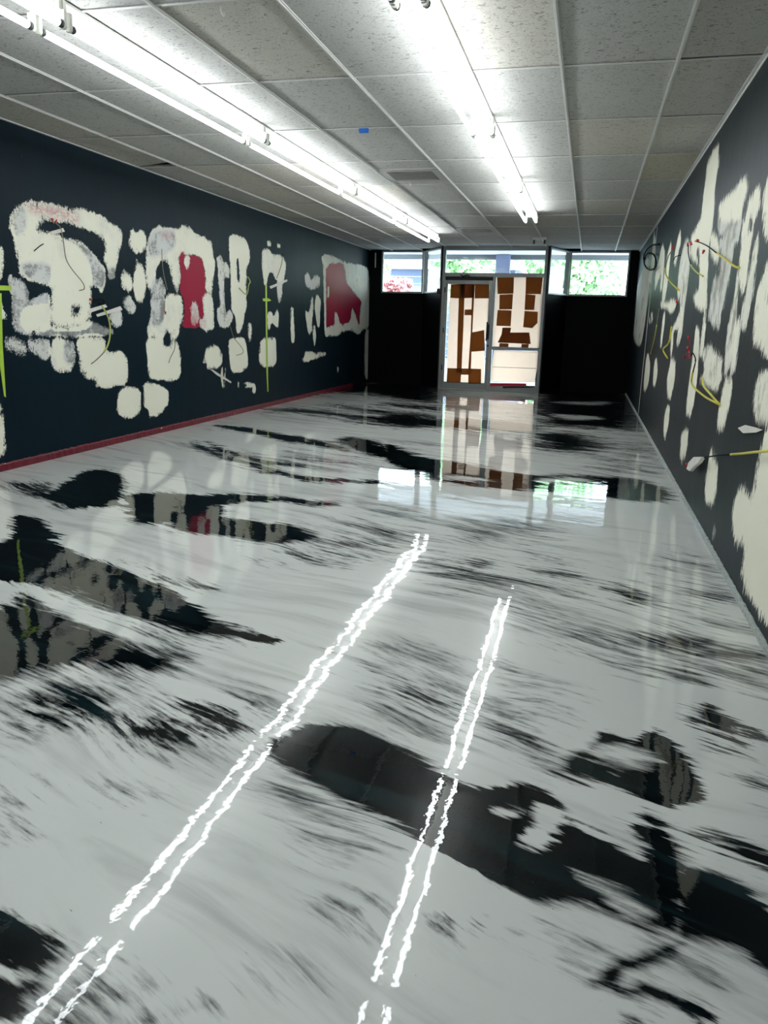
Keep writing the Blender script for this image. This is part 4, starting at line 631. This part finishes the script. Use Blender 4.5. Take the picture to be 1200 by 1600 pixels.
# ---------------------------------------------------------------- strip lights
TZ = H-.12
def make_light(spacing, length=2.385):
    r = empty('strip_light', (0, 0, H-.002)); hz = -.058
    hb = MB(); w = .055
    prof = [(-w-.012, 0), (-w-.012, -.012), (-w, -.02), (-w*.75, hz), (w*.75, hz), (w, -.02), (w+.012, -.012), (w+.012, 0)]
    hb.prism(prof, .02, length-.02, lambda u, v, d: (u, d, v)); hb.build('housing', M['housing'], r)
    for y0, y1 in ((.0, .024), (length-.024, length)):
        MB().box((-w-.018, y0, hz-.006), (w+.018, y1, -.001)).build('end_plate', M['socket'], r, bevel=.002)
    for sx in (-1, 1):
        x = sx*spacing/2; zt = TZ-(H-.002)
        t = MB(); t.tube([(x, .05, zt), (x, length-.05, zt)], .0165, 20); tb = t.build('tube', M['tube'], r)
        for ya, yb in ((.028, .055), (length-.055, length-.028)):
            MB().tube([(x, ya, zt), (x, yb, zt)], .0178, 18).build('tube_cap', M['socket_dark'], tb)
        for ya, yb in ((.008, .028), (length-.028, length-.008)):
            s = MB(); pts = [(x-.016, zt-.012), (x-.009, zt-.021), (x+.009, zt-.021), (x+.016, zt-.012), (x+.018, hz+.0), (x-.018, hz)]
            s.prism(pts, ya, yb, lambda u, v, d: (u, d, v)); s.box((min(x, sx*.03), ya, hz-.004), (max(x, sx*.03), yb, hz+.006)); s.build('lamp_socket', M['socket'], r, bevel=.002)
    return r
def copy_tree(o, parent=None):
    c = o.copy(); COL.objects.link(c)
    if parent: c.parent = parent
    for ch in [q for q in bpy.data.objects if q.parent == o]: copy_tree(ch, c)
    return c
LX, RX = -2.585, -.848
pl, pr = make_light(.165), make_light(.13)
STEP = 2.392
left_labels = {1: 'lit twin tube ceiling light in the left row running out of the top left corner', 2: 'lit twin tube left row light starting at the sockets near the top left corner', 3: 'lit twin tube light third along the left ceiling row', 4: 'lit twin tube light fourth along the left ceiling row, second from its far end', 5: 'farthest lit twin tube light of the left row, nearest the windows', 0: 'added unseen lit twin tube light overhead, extending the left row for room light'}
right_labels = {1: 'lit twin tube ceiling light of the right row cut by the top edge', 2: 'nearest fully visible lit twin tube light of the right ceiling row', 3: 'middle lit twin tube light of the right ceiling row', 4: 'farthest lit twin tube light of the right ceiling row before the dark end bracket', 0: 'added unseen lit twin tube light overhead, extending the right row for room light'}
for proto, X, labs, grp in ((pl, LX, left_labels, 'strip lights of the left ceiling row'), (pr, RX, right_labels, 'strip lights of the right ceiling row')):
    for n, k in enumerate(sorted(labs)):  # first of each row lies out of view, added for room light
        o = proto if n == 0 else copy_tree(proto)
        o.location = (X, 3.57+(k-2)*STEP, H-.002); tag(o, labs[k], 'ceiling light', grp)
# leftover lamp holder bar beyond the right row
lb = empty('lamp_holder_bar', (-.92, 13.62, H-.001)); tag(lb, 'leftover white bar with two dark lamp holders and no tubes, past the right row', 'light fitting')
MB().box((-.11, -.03, -.045), (.11, .03, -.002)).build('bar', M['housing'], lb, bevel=.004)
for x in (-.085, .085): MB().box((x-.016, -.014, -.11), (x+.016, .014, -.045)).build('lamp_socket', M['socket_dark'], lb, bevel=.004)
# grilles
def vent(x0, x1, y0, y1, label, n=9):
    r = empty('ceiling_vent', ((x0+x1)/2, (y0+y1)/2, H)); tag(r, label, 'vent', None); a, b = (x1-x0)/2-.012, (y1-y0)/2-.01
    f = MB(); z0, z1 = -.008, .0
    f.box((-a, -b, z0), (a, -b+.07, z1)); f.box((-a, b-.07, z0), (a, b, z1)); f.box((-a, -b+.07, z0), (-a+.07, b-.07, z1)); f.box((a-.07, -b+.07, z0), (a, b-.07, z1)); f.build('vent_frame', M['vent'], r)
    MB().box((-a+.07, -b+.07, .01), (a-.07, b-.07, .016)).build('vent_backing', M['vent_dark'], r)
    for s in np.linspace(-b+.09, b-.09, n):
        MB().prism([(s-.018, -.006), (s-.014, -.009), (s+.018, .006), (s+.014, .009)], -a+.075, a-.075, lambda u, v, d: (d, u, v)).build('louver', M['vent'], r)
    return r
vent(X2-3*TS, X2-2*TS, 7.79, 8.41, 'dusty grey square grille in the ceiling between the light rows')
vent(X2-3*TS, X2-2*TS, 12.36, 12.97, 'small dark far grille in the ceiling nearer the windows', 7)
o = MB().box((-.035, -.012, -.03), (.035, .012, 0)).build('blue_tape', M['blue_tape']); o.location = (-1.79, 6.17, H-.003); tag(o, 'bit of bright blue tape stuck on a ceiling cross joint', 'tape')
for loc, lab, sz in (((-1.82, 3.8, H+.003), 'small white hook hanging from a ceiling tile at the top', 1.0), ((-1.95, 8.49, H+.003), 'tiny white hook dangling just beyond the ceiling grille', .8)):
    p = [(0, 0, 0), (0, 0, -.02), (.006, 0, -.035), (.016, 0, -.045), (.02, 0, -.035), (.012, 0, -.028)]
    o = MB().tube([tuple(sz*q for q in v) for v in smooth_path(p, 4)], .0028).build('ceiling_hook', M['white_plain']); o.location = loc; tag(o, lab, 'hook')

# ---------------------------------------------------------------- tapes and wires on the walls
def wall_poly(name, x, s, pts, off, th, mat):
    mb = MB(); mb.prism(pts, off, off+th, lambda u, v, d: (x+s*d, u, v)); return mb.build(name, mat)
tl = ['pale tape strip slanting near the top hole of the big left plaster patch', 'upper pale tape strip beside the red wire nut, middle of left wall patch', 'lower pale tape strip beside the red wire nut, middle of left wall patch', 'pale tape strip crossing a thin wire, upper middle of the left wall', 'long thin pale tape strip slanting under a round plaster blob']
for i, (pts, lab) in enumerate(zip(TAPES_LEFT['m'], tl)): tag(wall_poly('masking_tape', XL, 1, pts, .004+.002*i, .0012, M['masking']), lab, 'tape')
tl = ['lime green tape strip running level to the left picture edge', 'lime green tape strip tapering downward at the left picture edge', 'long upright lime green tape strip down the middle of the left wall', 'short level lime green tape piece crossing the long upright one']
for i, (pts, lab) in enumerate(zip(TAPES_LEFT['y'], tl)): tag(wall_poly('lime_tape', XL, 1, pts, .002+.0015*(i % 2), .0012, M['lime']), lab, 'tape')
tag(wall_poly('masking_tape', XR, -1, TAPE_RIGHT[0], .012, .0015, M['masking']), 'pale folded tape tab sticking out above the yellow cable on the right wall', 'tape')

def cable(name, label, x, s, yz, offs, r, segs, nuts=(), nr=.011, cat='cable'):
    """yz: points on the wall; offs: distance off the wall per point (start, peak, end); segs: [(from, to, material, part)] in path fractions"""
    n = len(yz); path = []
    for i, (y, z) in enumerate(yz):
        t = i/(n-1); o = offs[0]*(1-t)**2+2*offs[1]*t*(1-t)+offs[2]*t*t; path.append((x+s*o, y, z))
    base = Vector(path[0]); P = [p-base for p in smooth_path(path)]
    root = empty(name, base); tag(root, label, cat); N = len(P)-1
    for a, b, mt, part in segs:
        i0, i1 = int(a*N), max(int(b*N), int(a*N)+1)
        MB().tube(P[i0:i1+1], r*(1.5 if 'sheath' in part else 1), 8).build(part, M[mt], root)
    for (y, z, dy, dz) in nuts:
        c = Vector((x+s*.03, y, z))-base; d = Vector((s*.2, dy, dz)).normalized()
        MB().tube([c, c+d*nr*1.2, c+d*nr*2.8], nr, 10, nr*.45).build('wire_nut', M['nut'], root)
    return root
n_ = WIRES['n']; nl = WIRES['nl']
W = WIRES
cable('wire', 'thin wire with red nut curving down across the big patch, far left', XL, 1, W['l1'], (.02, .07, .012), .004, [(0, 1, 'tan_wire', 'wire_strand')], [(nl[0][0], nl[0][1], -1, .2), (nl[0][0]+.03, nl[0][1]-.02, .5, .8)])
cable('wire', 'yellow wire hanging below the pale tapes on the left wall patch', XL, 1, W['l2'], (.02, .08, .012), .005, [(0, .7, 'yellow_dull', 'sheath'), (.7, 1, 'tan_wire', 'wire_strand')])
cable('wire', 'short tan wire in the dark slot left of the red painted block', XL, 1, W['l3'], (.01, .05, .01), .004, [(0, 1, 'tan_wire', 'wire_strand')], [(nl[3][0], nl[3][1], .3, .8)])
cable('wire', 'short wire with a red nut low on the patch below the arch, left wall', XL, 1, W['l4'], (.01, .03, .02), .004, [(0, 1, 'tan_wire', 'wire_strand')], [(nl[2][0], nl[2][1], -.2, -.8)])
cable('wire', 'thin tan wire hanging from a dark hole in the square cream patch', XL, 1, W['l5'], (.01, .06, .012), .004, [(0, 1, 'tan_wire', 'wire_strand')])
cable('wire', 'thin wire ending in a small hook over the second square plaster patch', XL, 1, W['l6'], (.01, .06, .01), .004, [(0, 1, 'tan_wire', 'wire_strand')])
cable('wire', 'thin dark wire rising above the crossed pale tape on the left wall', XL, 1, W['l7'], (.01, .05, .01), .004, [(0, 1, 'black_wire', 'wire_strand')])
cable('wire', 'curled yellow wire on the tall cream patch of the left wall', XL, 1, W['l8'], (.01, .08, .01), .0045, [(0, 1, 'yellow_dull', 'sheath')])
cable('wire', 'short curved dark wire end on the upper left plaster patch', XL, 1, W['l9'], (.01, .04, .01), .004, [(0, 1, 'black_wire', 'wire_strand')])
cable('wire', 'looped dark wire with red nut above the two pale tapes, left wall', XL, 1, W['l10'], (.02, .06, .01), .005, [(0, 1, 'black_wire', 'wire_strand')], [(nl[1][0], nl[1][1], -.8, .3)])
cable('cable', 'yellow cable with black end and red nut sloping right across the upper right wall', XR, -1, W['r1'], (.05, .06, .012), .004, [(0, .55, 'black_wire', 'wire_strand'), (.55, 1, 'yellow', 'sheath')], [(n_[0][0], n_[0][1], .8, .3), (n_[3][0], n_[3][1], -.5, -.5)])
cable('cable', 'thin cable dropping from a pair of red nuts, upper right wall', XR, -1, W['r2'], (.03, .06, .012), .004, [(0, .5, 'black_wire', 'wire_strand'), (.5, 1, 'yellow_dull', 'sheath')], [(n_[1][0], n_[1][1], -.2, .8), (n_[2][0], n_[2][1], .2, .9)])
cable('cable', 'yellow curved cable with a single red nut left of the pair, right wall', XR, -1, W['r3'], (.03, .08, .012), .005, [(0, .45, 'tan_wire', 'wire_strand'), (.45, 1, 'yellow', 'sheath')], [(n_[4][0], n_[4][1], -.2, .8)])
cable('cable', 'farthest thin yellow cable hanging low on the right wall', XR, -1, W['r4'], (.01, .05, .012), .005, [(0, .4, 'tan_wire', 'wire_strand'), (.4, 1, 'yellow_dull', 'sheath')])
cable('cable', 'yellow cable hanging below the bow-shaped white smear, right wall', XR, -1, W['r5'], (.01, .05, .012), .005, [(0, 1, 'yellow', 'sheath')])
loop = cable('cable', 'yellow loop cable below a stack of red nuts in the middle of right wall', XR, -1, W['r6'], (.02, .09, .012), .0045, [(0, .45, 'black_wire', 'wire_strand'), (.45, 1, 'yellow', 'sheath')], [(n_[6][0], n_[6][1], .1, .9), (n_[7][0], n_[7][1], .4, .6), (n_[8][0], n_[8][1], .9, .1), (n_[9][0], n_[9][1], -.9, .0)])
for a_, b_ in ((6, 7), (7, 8), (7, 9)):
    MB().tube([Vector((XR-.025, n_[q][0], n_[q][1]))-loop.location for q in (a_, b_)], .003, 6).build('wire_strand', M['nut'], loop)
MB().tube([Vector((XR-.025, n_[9][0], n_[9][1]))-loop.location, Vector((0, 0, 0))], .003, 6).build('wire_strand', M['black_wire'], loop)
P7 = smooth_path([(XR-.012-.03*math.sin(math.pi*k/3), y, z) for k, (y, z) in enumerate(W['r7'])])
MB().tube([q-loop.location for q in P7], .0068, 8).build('sheath', M['yellow'], loop)
cable('wire', 'short dark wire with a red nut beside the bow-shaped smear, right wall', XR, -1, W['r9'], (.02, .04, .012), .004, [(0, 1, 'black_wire', 'wire_strand')], [(n_[5][0], n_[5][1], .1, .8)])
cable('wire', 'tiny dark wire end poking out left of the red nut pair', XR, -1, W['r10'], (.01, .05, .03), .004, [(0, 1, 'black_wire', 'wire_strand')])
big = cable('cable', 'thick yellow cable entering from the right edge with a taped bare end', XR, -1, W['r8'], (.03, .04, .05), .0042, [(0, .62, 'yellow', 'sheath'), (.6, 1, 'black_wire', 'wire_strand')], (), cat='cable')
b0 = big.location
tp = W['tip']; mb = MB(); mb.prism([(y-b0.y, z-b0.z) for y, z in tp], .035, .06, lambda u, v, d: (XR-d-b0.x, u, v)); mb.build('taped_end', M['masking'], big, bevel=.004)
ty, tz = tp[0]; c = Vector((XR-.055, ty+.02, tz+.02))-b0; MB().tube([c, c+Vector((-.005, .02, .012))], .006, 8).build('wire_nut', M['nut'], big)
cable('cable_coil', 'round coil of black cable high on the far right wall', XR, -1, W['coil'], (.03, .05, .03), .011, [(0, 1, 'black_wire', 'cable_loop')])

# ---------------------------------------------------------------- outside
M['soffit'] = plain('canopy_soffit', (.78, .78, .80), .7); M['fascia'] = plain('canopy_beam', (.10, .12, .13), .6)
M['pavement'] = plain('pavement', (.42, .41, .40), .9); M['asphalt'] = plain('car_park', (.22, .22, .22), .9)
M['siding'] = plain('pale_blue_siding', (.17, .21, .33), .7); M['bldg_white'] = plain('pale_render', (.5, .5, .55), .7)
M['leaf'] = plain('green_leaves', (.42, .62, .34), .6, var=.4, vscale=1.2); M['leaf_red'] = plain('red_leaves', (.50, .22, .22), .6, var=.3); M['bark'] = plain('bark', (.12, .09, .07), .9)
MB().box((-14, YD+.1, -.14), (10, 19.5, -.02)).build('pavement', M['pavement'], kind='structure')
MB().box((-40, 19.5, -.3), (30, 60, -.16)).build('ground', M['asphalt'], kind='structure')
cn = empty('canopy', (-2, 17, 2.78)); tag(cn, 'white soffit canopy with dark edge beam outside above the door', 'canopy')
MB().box((-10, YD+.12-17, .02), (12, 1.7, .2)).build('soffit', M['soffit'], cn)
MB().box((-10, 1.45, -.075), (12, 1.7, .02)).build('edge_beam', M['fascia'], cn)
o = MB().box((-2.17, 18.3, -.02), (-1.85, 18.44, 2.79)).build('canopy_post', M['siding'], bevel=.01); tag(o, 'pale grey post outside holding the canopy, seen through the top pane', 'post')
bd = empty('building', (-13, 34, -.2)); tag(bd, 'pale blue sided building across the car park on the left', 'building')
MB().box((-9, 0, 0), (9.8, 6, 3.7)).build('siding_wall', M['siding'], bd); MB().box((-9.2, -.5, 3.7), (10, 6.2, 4.3)).build('roof_band', M['bldg_white'], bd)
for k in range(12): MB().box((-9, -.04, .3*k+.1), (9.8, 0, .3*k+.13)).build('siding_board', M['bldg_white'], bd)
def foliage(rx, ry, rz, n, s, seed):
    rnd = random.Random(seed); mb = MB(); lobes = [(rnd.uniform(-.6, .6)*rx, rnd.uniform(-.6, .6)*ry, rnd.uniform(-.55, .6)*rz, rnd.uniform(.35, .6)) for _ in range(14)]
    for _ in range(n):
        lx, ly, lz, lr = rnd.choice(lobes); v = Vector((rnd.gauss(0, 1), rnd.gauss(0, 1), rnd.gauss(0, 1))).normalized()*rnd.uniform(.6, 1)
        c = Vector((lx+v.x*rx*lr, ly+v.y*ry*lr, lz+v.z*rz*lr)); a = Vector((rnd.gauss(0, 1), rnd.gauss(0, 1), rnd.gauss(0, 1))).normalized(); b = a.orthogonal().normalized()
        ss = s*rnd.uniform(.6, 1.4); mb._f([mb.bm.verts.new(c+q) for q in (a*ss, b*ss*.6, -a*ss, -b*ss*.6)])
    return mb
def tree(x, y, h, rx, rz, n, label, mat, seed, s=.12):
    r = empty('tree', (x, y, -.16)); tag(r, label, 'tree')
    MB().tube([(0, 0, 0), (.05, 0, h*.4), (-.05, .1, h)], .14, 8, .05).build('trunk', M['bark'], r)
    f = foliage(rx, rx, rz, n, s, seed).build('foliage', M[mat], r); f.location = (0, 0, h); return r
tree(-.9, 29, 3.4, 2.2, 2.3, 7000, 'bright green leafy tree outside, left part of the right window', 'leaf', 1)
tree(3.2, 25, 3.3, 2.0, 2.2, 7000, 'green leafy tree outside, right part of the right window', 'leaf', 2)
tree(-5.0, 31, 3.6, 1.6, 1.7, 4000, 'green tree outside seen behind the transom over the door', 'leaf', 3)
sh = empty('shrub', (-6.75, 27, -.16)); tag(sh, 'red leaved shrub outside the left window', 'shrub')
f = foliage(.8, .7, .5, 2200, .08, 5).build('foliage', M['leaf_red'], sh); f.location = (0, 0, 2.5)
MB().tube([(0, 0, 0), (0, 0, 2.2)], .07).build('trunk', M['bark'], sh)
tree(-7.9, 28.6, 2.9, .8, 1.0, 2500, 'pale tree outside at the left edge of the left window', 'leaf', 6)
